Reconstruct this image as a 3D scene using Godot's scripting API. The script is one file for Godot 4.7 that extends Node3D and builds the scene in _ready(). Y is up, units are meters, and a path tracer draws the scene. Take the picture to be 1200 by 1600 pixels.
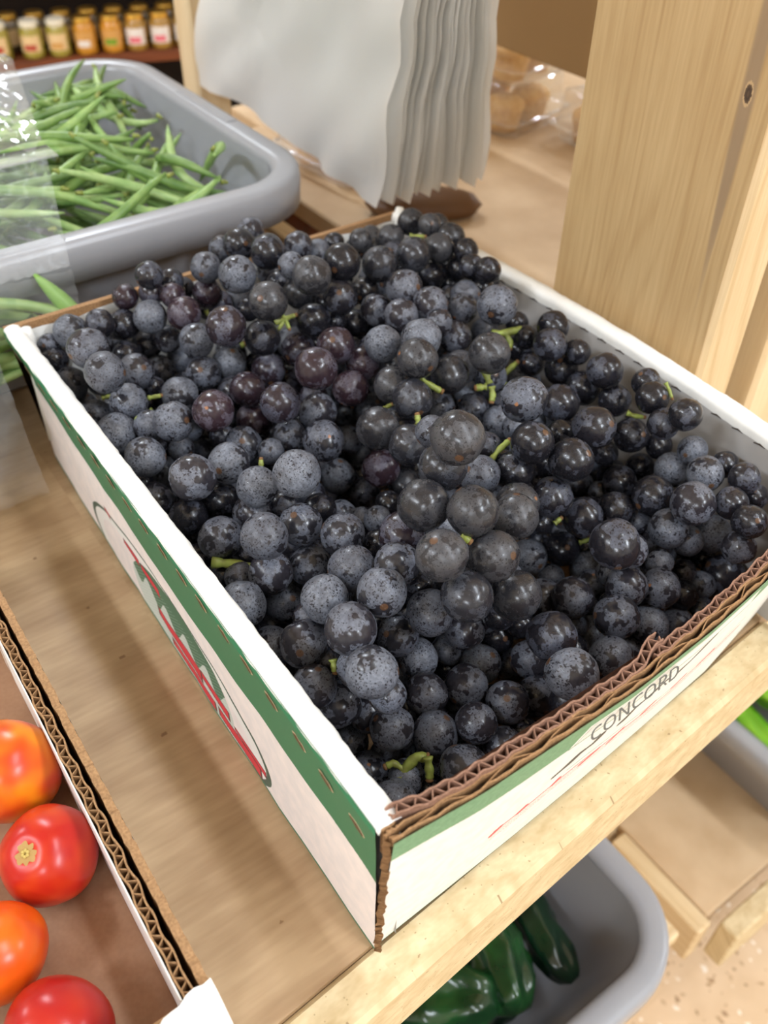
extends Node3D
# A carton of Concord grapes on a wooden produce stand, built in metres; y is up, the shelf top is y = 0.

var M := {}
var rng := RandomNumberGenerator.new()
var taken := {}

# ---------------------------------------------------------------- helpers
func numbered(called: String) -> String:
	if not taken.has(called):
		taken[called] = 0
		return called
	taken[called] += 1
	return "%s_%03d" % [called, taken[called]]

func thing(called: String, label: String, category: String, at := Vector3.ZERO, group := "") -> Node3D:
	var o := Node3D.new()
	o.name = numbered(called)
	add_child(o)
	o.position = at
	tag(o, label, category, group)
	return o

func tag(o: Node, label: String, category := "", group := "") -> void:
	if label: o.set_meta("label", label)
	if category: o.set_meta("category", category)
	if group: o.set_meta("group", group)

func tool(smooth := true) -> SurfaceTool:
	var st := SurfaceTool.new()
	st.begin(Mesh.PRIMITIVE_TRIANGLES)
	st.set_smooth_group(0 if smooth else -1)
	return st

func made(st: SurfaceTool) -> ArrayMesh:
	st.generate_normals()
	return st.commit()

func part(called: String, mesh: Mesh, mat: Material, parent: Node3D, label := "") -> MeshInstance3D:
	var o := MeshInstance3D.new()
	o.name = called
	o.mesh = mesh
	o.material_override = mat
	parent.add_child(o, true)
	if label: o.set_meta("label", label)
	return o

func structure(called: String, mesh: Mesh, mat: Material) -> MeshInstance3D:
	var o := part(called, mesh, mat, self)
	o.set_meta("kind", "structure")
	o.set_meta("label", called.replace("_", " ") + " of the store room")
	return o

func tri(st: SurfaceTool, a: Vector3, b: Vector3, c: Vector3, ua := Vector2.ZERO, ub := Vector2.ZERO, uc := Vector2.ZERO) -> void:
	# given counter-clockwise from outside; Godot wants clockwise
	st.set_uv(ua); st.add_vertex(a)
	st.set_uv(uc); st.add_vertex(c)
	st.set_uv(ub); st.add_vertex(b)

func grid(st: SurfaceTool, rows: Array, uvs := [], flip := false) -> void:
	for i in rows.size() - 1:
		for j in rows[i].size() - 1:
			var p00: Vector3 = rows[i][j]
			var p01: Vector3 = rows[i][j + 1]
			var p10: Vector3 = rows[i + 1][j]
			var p11: Vector3 = rows[i + 1][j + 1]
			var t00 := Vector2(j, i)
			var t01 := Vector2(j + 1, i)
			var t10 := Vector2(j, i + 1)
			var t11 := Vector2(j + 1, i + 1)
			if uvs.size():
				t00 = uvs[i][j]; t01 = uvs[i][j + 1]; t10 = uvs[i + 1][j]; t11 = uvs[i + 1][j + 1]
			if flip:
				tri(st, p00, p11, p01, t00, t11, t01); tri(st, p00, p10, p11, t00, t10, t11)
			else:
				tri(st, p00, p01, p11, t00, t01, t11); tri(st, p00, p11, p10, t00, t11, t10)

func poly(st: SurfaceTool, pts: Array, centre: Vector3, grain := 1) -> void:
	var n: Vector3 = (pts[1] - pts[0]).cross(pts[2] - pts[0])
	var mid := Vector3.ZERO
	for p in pts: mid += p / pts.size()
	var q := pts.duplicate()
	if n.dot(mid - centre) < 0.0: q.reverse()
	var uv := []
	for p in q:
		var a: float = p[grain]
		uv.append(Vector2(p.x + p.y + p.z - a, a))
	for k in range(1, q.size() - 1):
		tri(st, q[0], q[k], q[k + 1], uv[0], uv[k], uv[k + 1])

# a board with chamfered edges; GRAIN is the axis along which its wood runs
func board(lo: Vector3, hi: Vector3, b := 0.0015, grain := 1) -> ArrayMesh:
	var st := tool(false)
	add_board(st, lo, hi, b, grain)
	return made(st)

func add_board(st: SurfaceTool, lo: Vector3, hi: Vector3, b := 0.0015, grain := 1) -> void:
	var c := (lo + hi) / 2.0
	var h := (hi - lo) / 2.0
	var v := func(s: Vector3, keep: int) -> Vector3:
		var d := Vector3(b, b, b)
		d[keep] = 0.0
		return c + s * (h - d)
	for ax in 3:
		var u := (ax + 1) % 3
		var w := (ax + 2) % 3
		for sg in [-1.0, 1.0]:
			var f := []
			for k in [[-1, -1], [1, -1], [1, 1], [-1, 1]]:
				var s := Vector3.ZERO
				s[ax] = sg; s[u] = k[0]; s[w] = k[1]
				f.append(v.call(s, ax))
			poly(st, f, c, grain)
			for sg2 in [-1.0, 1.0]:
				var s1 := Vector3.ZERO
				s1[ax] = sg; s1[u] = sg2; s1[w] = -1.0
				var s2 := s1
				s2[w] = 1.0
				poly(st, [v.call(s1, ax), v.call(s2, ax), v.call(s2, u), v.call(s1, u)], c, grain)
	for sx in [-1.0, 1.0]:
		for sy in [-1.0, 1.0]:
			for sz in [-1.0, 1.0]:
				var s3 := Vector3(sx, sy, sz)
				poly(st, [v.call(s3, 0), v.call(s3, 1), v.call(s3, 2)], c, grain)

func ring(c: Vector3, u: Vector3, v: Vector3, r: float, n: int) -> Array:
	var o := []
	for j in n + 1:
		var a := TAU * (j % n) / n
		o.append(c + (u * cos(a) + v * sin(a)) * r)
	return o

# a tube through PTS with a radius at each point, closed at both ends
func add_tube(st: SurfaceTool, pts: Array, radii: Array, n := 8) -> void:
	var rows := []
	var side := Vector3.ZERO
	for i in pts.size():
		var d: Vector3 = (pts[mini(i + 1, pts.size() - 1)] - pts[maxi(i - 1, 0)]).normalized()
		if i == 0:
			side = d.cross(Vector3.UP if absf(d.y) < 0.9 else Vector3.RIGHT).normalized()
		else:
			side = (side - d * side.dot(d)).normalized()
		var w := d.cross(side)
		if i == 0: rows.append(ring(pts[0], side, w, 0.00001, n))
		rows.append(ring(pts[i], side, w, radii[i], n))
		if i == pts.size() - 1: rows.append(ring(pts[i], side, w, 0.00001, n))
	grid(st, rows)

# PROFILE holds (radius, height) from the bottom up the outside
func lathe(profile: Array, n := 24, lobes := 0, depth := 0.0) -> ArrayMesh:
	var st := tool()
	var rows := []
	var uvs := []
	for i in profile.size():
		var r := []
		var t := []
		for j in n + 1:
			var a := TAU * (j % n) / n
			var k: float = maxf(profile[i].x, 0.00001) * (1.0 + (depth * cos(a * lobes) if lobes else 0.0))
			r.append(Vector3(cos(a) * k, profile[i].y, -sin(a) * k))
			t.append(Vector2(float(j) / n, float(i) / (profile.size() - 1)))
		rows.append(r)
		uvs.append(t)
	grid(st, rows, uvs)
	return made(st)

func noise(sd: int, freq: float, oct := 3) -> FastNoiseLite:
	var f := FastNoiseLite.new()
	f.seed = sd
	f.noise_type = FastNoiseLite.TYPE_SIMPLEX_SMOOTH
	f.frequency = freq
	f.fractal_octaves = oct
	if oct < 2: f.fractal_type = FastNoiseLite.FRACTAL_NONE
	return f

func picture(w: int, h: int, fn: Callable) -> ImageTexture:
	var im := Image.create(w, h, false, Image.FORMAT_RGB8)
	for y in h:
		for x in w:
			im.set_pixel(x, y, fn.call(x, y))
	return ImageTexture.create_from_image(im)

func mat(c: Color, rough := 0.6, tex: Texture2D = null, scale := Vector3.ONE) -> StandardMaterial3D:
	var m := StandardMaterial3D.new()
	m.albedo_color = c
	m.roughness = rough
	if tex:
		m.albedo_color = Color.WHITE
		m.albedo_texture = tex
		m.uv1_scale = scale
	return m

func rgb8(r: float, g: float, b: float) -> Color:
	return Color(r / 255.0, g / 255.0, b / 255.0)

func wood_texture(sd: int, light: Color, dark: Color, rings: float, w := 192, h := 640, blotch := 0.25) -> ImageTexture:
	var a := noise(sd, 0.006, 2)
	var b := noise(sd + 1, 0.05, 3)
	var c := noise(sd + 2, 0.012, 3)
	return picture(w, h, func(x, y):
		var warp := a.get_noise_2d(x * 1.6, y * 0.42) * 26.0
		var line := pow(0.5 + 0.5 * sin((x + warp) * rings), 5.0)
		var fibre := b.get_noise_2d(x * 7.0, y * 0.30)
		var patch := c.get_noise_2d(x, y * 0.35)
		var k := clampf(0.20 + line * 0.38 + fibre * 0.28 + patch * blotch, 0.0, 1.0)
		return light.lerp(dark, k))

func triplanar(m: StandardMaterial3D, s: float) -> StandardMaterial3D:
	m.uv1_triplanar = true
	m.uv1_scale = Vector3(s, s, s)
	return m

# ---------------------------------------------------------------- materials
func make_materials() -> void:
	# wood: uv is in metres (across, along)
	M.pine = mat(Color.WHITE, 0.62, wood_texture(11, rgb8(226, 202, 162), rgb8(198, 166, 120), 0.26), Vector3(1 / 0.15, 1 / 0.62, 1))
	M.pine2 = mat(Color.WHITE, 0.6, wood_texture(31, rgb8(232, 210, 172), rgb8(212, 182, 138), 0.2), Vector3(1 / 0.17, 1 / 0.7, 1))
	M.dark_wood = mat(Color.WHITE, 0.6, wood_texture(51, rgb8(128, 66, 30), rgb8(78, 38, 18), 0.3), Vector3(4, 1.2, 1))
	M.black_wood = mat(rgb8(38, 27, 20), 0.7)
	# plywood shelf with dents and stains, grain along x
	var pa := noise(71, 0.012, 3)
	var pb := noise(72, 0.08, 3)
	var pc := noise(73, 0.03, 2)
	var specks := []
	var r := RandomNumberGenerator.new()
	r.seed = 8
	for k in 70: specks.append(Vector3(r.randf() * 640, r.randf() * 640, r.randf_range(0.8, 2.6)))
	var ply := Image.create(640, 640, false, Image.FORMAT_RGB8)
	for y in 640:
		for x in 640:
			var k := 0.34 + 0.55 * pa.get_noise_2d(x * 0.16, y * 1.1) + 0.22 * pb.get_noise_2d(x * 0.22, y * 2.0) + 0.25 * pc.get_noise_2d(x * 0.5, y * 0.8)
			ply.set_pixel(x, y, rgb8(182, 153, 118).lerp(rgb8(142, 111, 79), clampf(k, 0, 1)))
	for s in specks:
		for dy in range(-3, 4):
			for dx in range(-5, 6):
				var q := Vector2(dx * 0.6, dy)
				if q.length() < s.z * (0.7 + 0.3 * r.randf()):
					var px := posmod(int(s.x) + dx, 640)
					var py := posmod(int(s.y) + dy, 640)
					ply.set_pixel(px, py, ply.get_pixel(px, py).lerp(rgb8(98, 66, 40), 0.55))
	M.plywood = mat(Color.WHITE, 0.5, ImageTexture.create_from_image(ply), Vector3(1 / 0.42, 1 / 0.42, 1))
	# worn lip: pale wood with scuffs
	var la := noise(81, 0.035, 4)
	var lb := noise(82, 0.15, 2)
	M.lip = mat(Color.WHITE, 0.55, picture(256, 512, func(x, y):
		var k := clampf(0.4 + 0.7 * la.get_noise_2d(x, y * 0.55) + 0.2 * lb.get_noise_2d(x, y * 0.4), 0, 1)
		var c := rgb8(222, 202, 162).lerp(rgb8(192, 166, 122), k)
		return c.lerp(rgb8(120, 92, 58), 0.6) if lb.get_noise_2d(x * 0.9 + 300, y * 0.9) > 0.7 else c), Vector3(1 / 0.11, 1 / 0.22, 1))
	# paper, card
	var ka := noise(91, 0.02, 4)
	var kb := noise(92, 0.25, 2)
	M.kraft = triplanar(mat(Color.WHITE, 0.72, picture(256, 256, func(x, y):
		return rgb8(172, 134, 104).lerp(rgb8(150, 112, 84), clampf(0.4 + 0.5 * ka.get_noise_2d(x, y) + 0.25 * kb.get_noise_2d(x, y), 0, 1)))), 6.0)
	M.tan_paper = triplanar(mat(Color.WHITE, 0.6, picture(256, 256, func(x, y):
		return rgb8(214, 186, 150).lerp(rgb8(190, 158, 120), clampf(0.35 + 0.5 * ka.get_noise_2d(x, y), 0, 1)))), 3.0)
	M.corrugated = triplanar(mat(Color.WHITE, 0.8, picture(128, 128, func(x, y):
		return rgb8(178, 138, 96).lerp(rgb8(132, 98, 64), clampf(0.4 + 0.7 * kb.get_noise_2d(x, y), 0, 1)))), 20.0)
	M.corrugated_pink = triplanar(mat(Color.WHITE, 0.8, picture(128, 128, func(x, y):
		return rgb8(168, 128, 106).lerp(rgb8(118, 86, 68), clampf(0.4 + 0.7 * kb.get_noise_2d(x, y), 0, 1)))), 20.0)
	M.white_card = triplanar(mat(Color.WHITE, 0.5, picture(256, 256, func(x, y):
		return rgb8(244, 243, 238).lerp(rgb8(228, 226, 221), clampf(0.25 + 0.6 * ka.get_noise_2d(x, y) + 0.2 * kb.get_noise_2d(x, y), 0, 1)))), 9.0)
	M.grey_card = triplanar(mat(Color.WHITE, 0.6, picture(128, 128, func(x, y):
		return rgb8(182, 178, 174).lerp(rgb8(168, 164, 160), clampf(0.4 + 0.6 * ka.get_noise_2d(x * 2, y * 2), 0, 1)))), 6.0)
	M.slit = mat(rgb8(104, 74, 48), 0.9)
	M.torn = mat(rgb8(206, 188, 150), 0.9)
	M.slit_dark = mat(rgb8(60, 50, 42), 0.9)
	# plastics
	M.tub = mat(rgb8(152, 153, 158), 0.3)
	M.tub.metallic_specular = 0.5
	M.tub_dark = mat(rgb8(128, 130, 138), 0.4)
	M.film = mat(Color(0.97, 0.98, 0.98, 0.1), 0.08)
	M.film.transparency = BaseMaterial3D.TRANSPARENCY_ALPHA
	M.haze_film = mat(Color(0.93, 0.94, 0.94, 0.12), 0.3)
	M.haze_film.transparency = BaseMaterial3D.TRANSPARENCY_ALPHA
	M.clear = mat(Color(0.96, 0.97, 0.98, 0.16), 0.06)
	M.clear.transparency = BaseMaterial3D.TRANSPARENCY_ALPHA
	M.bag = mat(Color(0.96, 0.955, 0.945), 0.32)
	M.bag.backlight_enabled = true
	M.bag.backlight = Color(0.88, 0.88, 0.87)
	M.steel = mat(rgb8(150, 150, 152), 0.3)
	M.steel.metallic = 0.9
	# room
	var fl := Image.create(768, 768, false, Image.FORMAT_RGB8)
	fl.fill(rgb8(214, 178, 138))
	var fa := noise(101, 0.01, 3)
	for y in 768:
		for x in 768:
			fl.set_pixel(x, y, rgb8(228, 199, 164).lerp(rgb8(216, 186, 150), clampf(0.5 + fa.get_noise_2d(x, y), 0, 1)))
	for k in 1500:
		var c: Color = [rgb8(184, 150, 114), rgb8(248, 234, 216), rgb8(168, 136, 104), rgb8(200, 168, 132)][r.randi() % 4]
		var sz := r.randf_range(2.0, 7.0)
		var cx := r.randi() % 768
		var cy := r.randi() % 768
		var ang := r.randf() * TAU
		for dy in range(-7, 8):
			for dx in range(-7, 8):
				var q := Vector2(dx, dy).rotated(ang)
				q.y *= 1.6
				if absf(q.x) + absf(q.y) < sz:
					fl.set_pixel(posmod(cx + dx, 768), posmod(cy + dy, 768), c)
	M.floor = mat(Color.WHITE, 0.35, ImageTexture.create_from_image(fl), Vector3(1, 1, 1))
	triplanar(M.floor, 1.7)
	M.wall = mat(rgb8(222, 218, 208), 0.8)
	M.ceiling = mat(rgb8(236, 235, 230), 0.85)
	# stems
	var sa := noise(111, 0.05, 3)
	M.stem = triplanar(mat(Color.WHITE, 0.45, picture(128, 128, func(x, y):
		return rgb8(158, 174, 82).lerp(rgb8(112, 112, 54), clampf(0.4 + 0.9 * sa.get_noise_2d(x, y), 0, 1)))), 30.0)
	M.stem_end = mat(rgb8(126, 92, 56), 0.8)

func grape_material(sd: int, skin: Color, bloom: Color, cover: float, strength: float, scuffs: float, scar := false) -> StandardMaterial3D:
	var a := noise(sd, 0.85, 3)
	var b := noise(sd + 1, 2.6, 3)
	var c := noise(sd + 2, 9.0, 2)
	var d := noise(sd + 3, 5.0, 2)
	var w := 320
	var h := 160
	var im := Image.create(w, h, false, Image.FORMAT_RGB8)
	var ro := Image.create(w, h, false, Image.FORMAT_RGB8)
	for y in h:
		var v := PI * (y + 0.5) / h
		for x in w:
			var u := TAU * (x + 0.5) / w
			var p := Vector3(sin(v) * cos(u), cos(v), sin(v) * sin(u))
			var patch := a.get_noise_3dv(p) * 1.0 + b.get_noise_3dv(p) * 0.42
			var k := smoothstep(-0.045, 0.05, patch + cover)
			var fine := c.get_noise_3dv(p)
			var rub := smoothstep(-0.15, 0.35, a.get_noise_3dv(p * 1.9 + Vector3(7, 1, 4)))
			k *= 1.0 - 0.8 * smoothstep(0.36 - 0.2 * rub, 0.46 - 0.2 * rub, fine)
			k *= 0.84 + 0.3 * d.get_noise_3dv(p) + 0.25 * a.get_noise_3dv(p * 1.3 + Vector3(2, 9, 5))
			var faint := 0.16 + 0.12 * b.get_noise_3dv(p * 1.7)
			k = clampf(maxf(k * strength, faint), 0.0, 1.0)
			if scuffs > 0.0:
				var s := absf(d.get_noise_3dv(p * Vector3(2.2, 0.5, 1.0) + Vector3(5, 0, 0)))
				if s < 0.012 * scuffs and b.get_noise_3dv(p + Vector3(3, 3, 3)) > 0.02: k = minf(1.0, k + 0.45)
			var col := skin.lerp(bloom, k)
			if p.y < -0.988: col = rgb8(92, 66, 48)
			if scar and p.distance_to(Vector3(0.72, 0.35, 0.6).normalized()) < 0.085 + 0.06 * b.get_noise_3dv(p * 3.0): col = rgb8(150, 100, 64)
			im.set_pixel(x, y, col)
			var g := 0.17 + 0.42 * k
			ro.set_pixel(x, y, Color(g, g, g))
	var m := StandardMaterial3D.new()
	m.albedo_texture = ImageTexture.create_from_image(im)
	m.roughness = 1.0
	m.roughness_texture = ImageTexture.create_from_image(ro)
	m.metallic_specular = 0.5
	return m

func grape_mesh(sd: int, squash: float) -> ArrayMesh:
	var f := noise(sd, 0.9, 1)
	var st := tool()
	var rows := []
	var uvs := []
	for i in 19:
		var v := PI * i / 18.0
		var r := []
		var t := []
		for j in 29:
			var u := TAU * (j % 28) / 28.0
			var p := Vector3(sin(v) * cos(u), -cos(v), sin(v) * -sin(u))
			var k := 1.0 + 0.035 * f.get_noise_3dv(p)
			if p.y > 0.9: k -= (p.y - 0.9) * 0.55
			r.append(p * k * Vector3(1.0, squash, 1.0))
			t.append(Vector2(j / 28.0, 1.0 - i / 18.0))
		rows.append(r)
		uvs.append(t)
	grid(st, rows, uvs)
	return made(st)

# ---------------------------------------------------------------- the store room and its lamps
func build_room() -> void:
	structure("floor", board(Vector3(-4.2, -0.85, -5.2), Vector3(5.2, -0.75, 4.2), 0.001, 0), M.floor)
	structure("ceiling", board(Vector3(-4.2, 2.1, -5.2), Vector3(5.2, 2.2, 4.2), 0.001), M.ceiling)
	structure("wall_back", board(Vector3(-4.2, -0.75, -5.2), Vector3(5.2, 2.1, -5.1), 0.001), M.wall)
	structure("wall_front", board(Vector3(-4.2, -0.75, 4.1), Vector3(5.2, 2.1, 4.2), 0.001), M.wall)
	structure("wall_left", board(Vector3(-4.2, -0.75, -5.1), Vector3(-4.1, 2.1, 4.1), 0.001), M.wall)
	structure("wall_right", board(Vector3(5.1, -0.75, -5.1), Vector3(5.2, 2.1, 4.1), 0.001), M.wall)

func ceiling_light(x: float, z: float, power: float, say: String) -> void:
	var t := thing("ceiling_light", "white strip light on the store ceiling, " + say, "light", Vector3(x, 2.03, z), "ceiling strip lights")
	var ends := 0.6
	part("housing", board(Vector3(-0.09, 0.0, -ends), Vector3(0.09, 0.07, ends), 0.004), M.ceiling, t)
	var glow := mat(Color.WHITE, 0.4)
	glow.emission_enabled = true
	glow.emission = Color(0.918, 0.956, 1.0)
	glow.emission_energy_multiplier = 3.0
	var st := tool()
	add_tube(st, [Vector3(-0.045, -0.012, -ends + 0.03), Vector3(-0.045, -0.012, ends - 0.03)], [0.013, 0.013], 10)
	part("light_tube", made(st), glow, t)
	st = tool()
	add_tube(st, [Vector3(0.045, -0.012, -ends + 0.03), Vector3(0.045, -0.012, ends - 0.03)], [0.013, 0.013], 10)
	part("light_tube", made(st), glow, t)
	var l := AreaLight3D.new()
	l.name = "strip_glow"
	l.area_size = Vector2(0.15, 1.14)
	l.light_energy = power
	l.light_color = Color(0.918, 0.956, 1.0)
	l.shadow_enabled = true
	l.area_range = 12.0
	l.area_attenuation = 2.0
	l.rotation.x = -PI / 2
	l.position = Vector3(0, -0.03, 0)
	t.add_child(l)

# ---------------------------------------------------------------- produce stand
func lip_z(x: float) -> float:
	return -0.0025 - 0.073 * x

func build_stand() -> void:
	var t := thing("produce_stand", "pale wooden produce stand with plywood shelf, front lip and upright posts", "stand")
	# plywood shelf: front edge follows the lip
	var st := tool(false)
	var a := [Vector3(-0.7, -0.018, lip_z(-0.7)), Vector3(0.305, -0.018, lip_z(0.305)), Vector3(0.305, -0.018, -0.98), Vector3(-0.7, -0.018, -0.98)]
	var b := []
	for p in a: b.append(p + Vector3(0, 0.018, 0))
	var c := Vector3(-0.2, -0.009, -0.5)
	poly(st, b, c, 2)
	poly(st, a, c, 2)
	for k in 4: poly(st, [a[k], a[(k + 1) % 4], b[(k + 1) % 4], b[k]], c, 2)
	# the plywood texture runs along x: swap so that v is along z
	part("shelf_board", made(st), M.plywood, t, "plywood shelf board with dents and stains")
	var lip := part("front_lip", board(Vector3(-0.7, -0.045, 0.0), Vector3(0.296, -0.0008, 0.0215), 0.0025, 0), M.lip, t, "worn pale wooden front lip")
	lip.rotation.y = atan(0.073)
	lip.position = Vector3(0, 0, -0.0022)
	# post made of a broad plank, with a knot and a grey streak in its face
	part("post", board(Vector3(0.3305, -0.75, -0.262), Vector3(0.369, 1.3, -0.132), 0.0035, 1), M.pine, t)
	var ka := noise(141, 0.012, 3)
	var kb := noise(142, 0.06, 3)
	var face := picture(256, 900, func(x, y):
		var u: float = x / 256.0 * 0.128
		var v: float = 0.6 - y / 900.0 * 0.6
		var warp: float = ka.get_noise_2d(x * 0.7, y * 0.12) * 30.0 + 26.0 * exp(-pow((v - 0.02) / 0.12, 2.0)) * sin(u * 30.0)
		var line := pow(0.5 + 0.5 * sin((x + warp) * 0.30), 6.0) * 0.34 * (0.6 + 0.8 * absf(ka.get_noise_2d(x * 2.0, y * 0.1)))
		var k := clampf(0.3 + line + 0.3 * kb.get_noise_2d(x * 3.0, y * 0.16) + 0.22 * ka.get_noise_2d(x + 90, y * 0.3), 0, 1)
		var col := rgb8(204, 174, 128).lerp(rgb8(176, 142, 96), k)
		var cu := 0.112 - (v - 0.25) * 0.03
		var wd := 0.0052 * smoothstep(0.11, 0.25, v) + 0.0004
		var g := (1.0 - smoothstep(wd * 0.5, wd, absf(u - cu))) * smoothstep(0.12, 0.2, v)
		col = col.lerp(rgb8(150, 126, 100), g * 0.8)
		var q := Vector2((u - cu) / 0.0021, (v - 0.252) / 0.0046).length()
		if q < 1.0: col = rgb8(66, 50, 38).lerp(rgb8(96, 76, 58), 0.5 + 0.5 * sin(q * 9.0))
		elif q < 1.35: col = rgb8(196, 164, 122)
		return col)
	st = tool(false)
	grid(st, [[Vector3(0.3302, 0.0, -0.259), Vector3(0.3302, 0.0, -0.135)], [Vector3(0.3302, 0.6, -0.259), Vector3(0.3302, 0.6, -0.135)]],
		[[Vector2(0, 1), Vector2(1, 1)], [Vector2(0, 0), Vector2(1, 0)]])
	part("post_face", made(st), mat(Color.WHITE, 0.55, face), t, "plank face with a small dark knot and grey streak")
	part("post", board(Vector3(0.392, -0.75, -0.262), Vector3(0.430, 1.3, -0.128), 0.003, 1), M.pine2, t)
	part("post", board(Vector3(0.3305, -0.75, -0.836), Vector3(0.369, 1.3, -0.80), 0.003, 1), M.pine2, t)
	part("post", board(Vector3(-0.74, -0.75, -0.262), Vector3(-0.702, 1.3, -0.132), 0.003, 1), M.pine2, t)
	part("side_rail", board(Vector3(0.3320, -0.03, -0.80), Vector3(0.352, 0.052, -0.70), 0.002, 2), M.pine, t)
	part("side_rail", board(Vector3(0.310, -0.09, -0.98), Vector3(0.329, 0.004, -0.03), 0.002, 2), M.pine, t)
	# lower shelf of the left bay, under the peppers
	part("lower_shelf", board(Vector3(-0.7, -0.431, -0.75), Vector3(0.325, -0.4125, 0.012), 0.002, 0), M.pine, t)
	# lower shelf of the right bay with a gap and a lip in front
	part("lower_shelf", board(Vector3(0.432, -0.568, -0.7), Vector3(1.5, -0.55, -0.003), 0.002, 0), M.tan_paper, t)
	part("shelf_bearer", board(Vector3(0.432, -0.66, -0.7), Vector3(0.452, -0.5685, -0.004), 0.002, 2), M.pine, t)
	part("shelf_bearer", board(Vector3(0.410, -0.62, -0.12), Vector3(0.431, -0.55, 0.004), 0.002, 2), M.pine, t)
	part("bay_back", board(Vector3(0.432, 0.02, -0.262), Vector3(1.5, 1.0, -0.244), 0.002, 1), M.pine, t)
	part("lower_lip", board(Vector3(0.436, -0.62, 0.009), Vector3(1.5, -0.546, 0.031), 0.002, 0), M.lip, t)

# ---------------------------------------------------------------- grape carton
func left_x(z: float, y: float) -> float:
	var t := clampf(-z / 0.4, 0, 1)
	return 0.0078 * t * t * (1.0 - smoothstep(0.07, 0.1, y))

func along(x: float, keys: Array) -> float:
	for k in keys.size() - 1:
		if x <= keys[k + 1].x or k == keys.size() - 2:
			var f := clampf((x - keys[k].x) / (keys[k + 1].x - keys[k].x), 0.0, 1.0)
			return lerpf(keys[k].y, keys[k + 1].y, f)
	return 0.0

const FRONT_LOW := [Vector2(0, -0.001), Vector2(0.042, -0.003), Vector2(0.082, -0.005), Vector2(0.128, -0.008), Vector2(0.178, -0.012), Vector2(0.234, -0.017), Vector2(0.304, -0.03)]
const FRONT_TOP := [Vector2(0, 0.0085), Vector2(0.04, 0.0115), Vector2(0.12, 0.0118), Vector2(0.17, 0.0085), Vector2(0.212, 0.0035), Vector2(0.304, -0.012)]

func front_z(x: float, y: float) -> float:
	return lerpf(along(x, FRONT_LOW), along(x, FRONT_TOP), clampf(y / 0.105, 0, 1.05))

func right_x(z: float) -> float:
	return 0.305 + 0.0115 * sin(PI * clampf(-z / 0.4, 0, 1)) + 0.001

func near_stroke(p: Vector2, pts: Array, w: float) -> bool:
	for k in pts.size() - 1:
		var q := Geometry2D.get_closest_point_to_segment(p, pts[k], pts[k + 1])
		if p.distance_to(q) < w: return true
	return false

func ribbon(st: SurfaceTool, path: Array, y0: float, tops: Array, th: float) -> void:
	# a standing sheet of thickness TH along PATH (x, z), its top at TOPS
	for s in [-0.5, 0.5]:
		var lo := []
		var hi := []
		for k in path.size():
			var d: Vector2 = (path[mini(k + 1, path.size() - 1)] - path[maxi(k - 1, 0)]).normalized()
			var p: Vector2 = path[k] + Vector2(-d.y, d.x) * th * s
			lo.append(Vector3(p.x, y0, p.y)); hi.append(Vector3(p.x, tops[k], p.y))
		grid(st, [lo, hi], [], s < 0)
	var a := []
	var b := []
	for k in path.size():
		var d: Vector2 = (path[mini(k + 1, path.size() - 1)] - path[maxi(k - 1, 0)]).normalized()
		var n := Vector2(-d.y, d.x) * th * 0.5
		a.append(Vector3(path[k].x - n.x, tops[k], path[k].y - n.y)); b.append(Vector3(path[k].x + n.x, tops[k], path[k].y + n.y))
	grid(st, [b, a])

# corrugated sheet seen on its cut edge: two liners and a wavy medium between them
func corrugated(start: float, stop: float, inner: Callable, th: float, y0: float, top: Callable, pitch: float) -> ArrayMesh:
	var st := tool(false)
	var n := int((stop - start) / pitch * 8.0)
	var l1 := []
	var l2 := []
	var wv := []
	var t1 := []
	var t2 := []
	for k in n + 1:
		var s := lerpf(start, stop, float(k) / n)
		var z: float = inner.call(s)
		var wob := 0.0004 * sin(s * 400.0)
		l1.append(Vector2(s, z - th * 0.5 + wob)); l2.append(Vector2(s, z + th * 0.5 + wob))
		wv.append(Vector2(s, z + wob + th * 0.46 * sin(k * TAU / 8.0)))
		t1.append(top.call(s) + 0.0006 * sin(s * 900.0)); t2.append(top.call(s) - 0.0008)
	ribbon(st, l1, y0, t1, 0.0007)
	ribbon(st, l2, y0, t1, 0.0007)
	ribbon(st, wv, y0, t2, 0.0005)
	return made(st)

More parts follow.
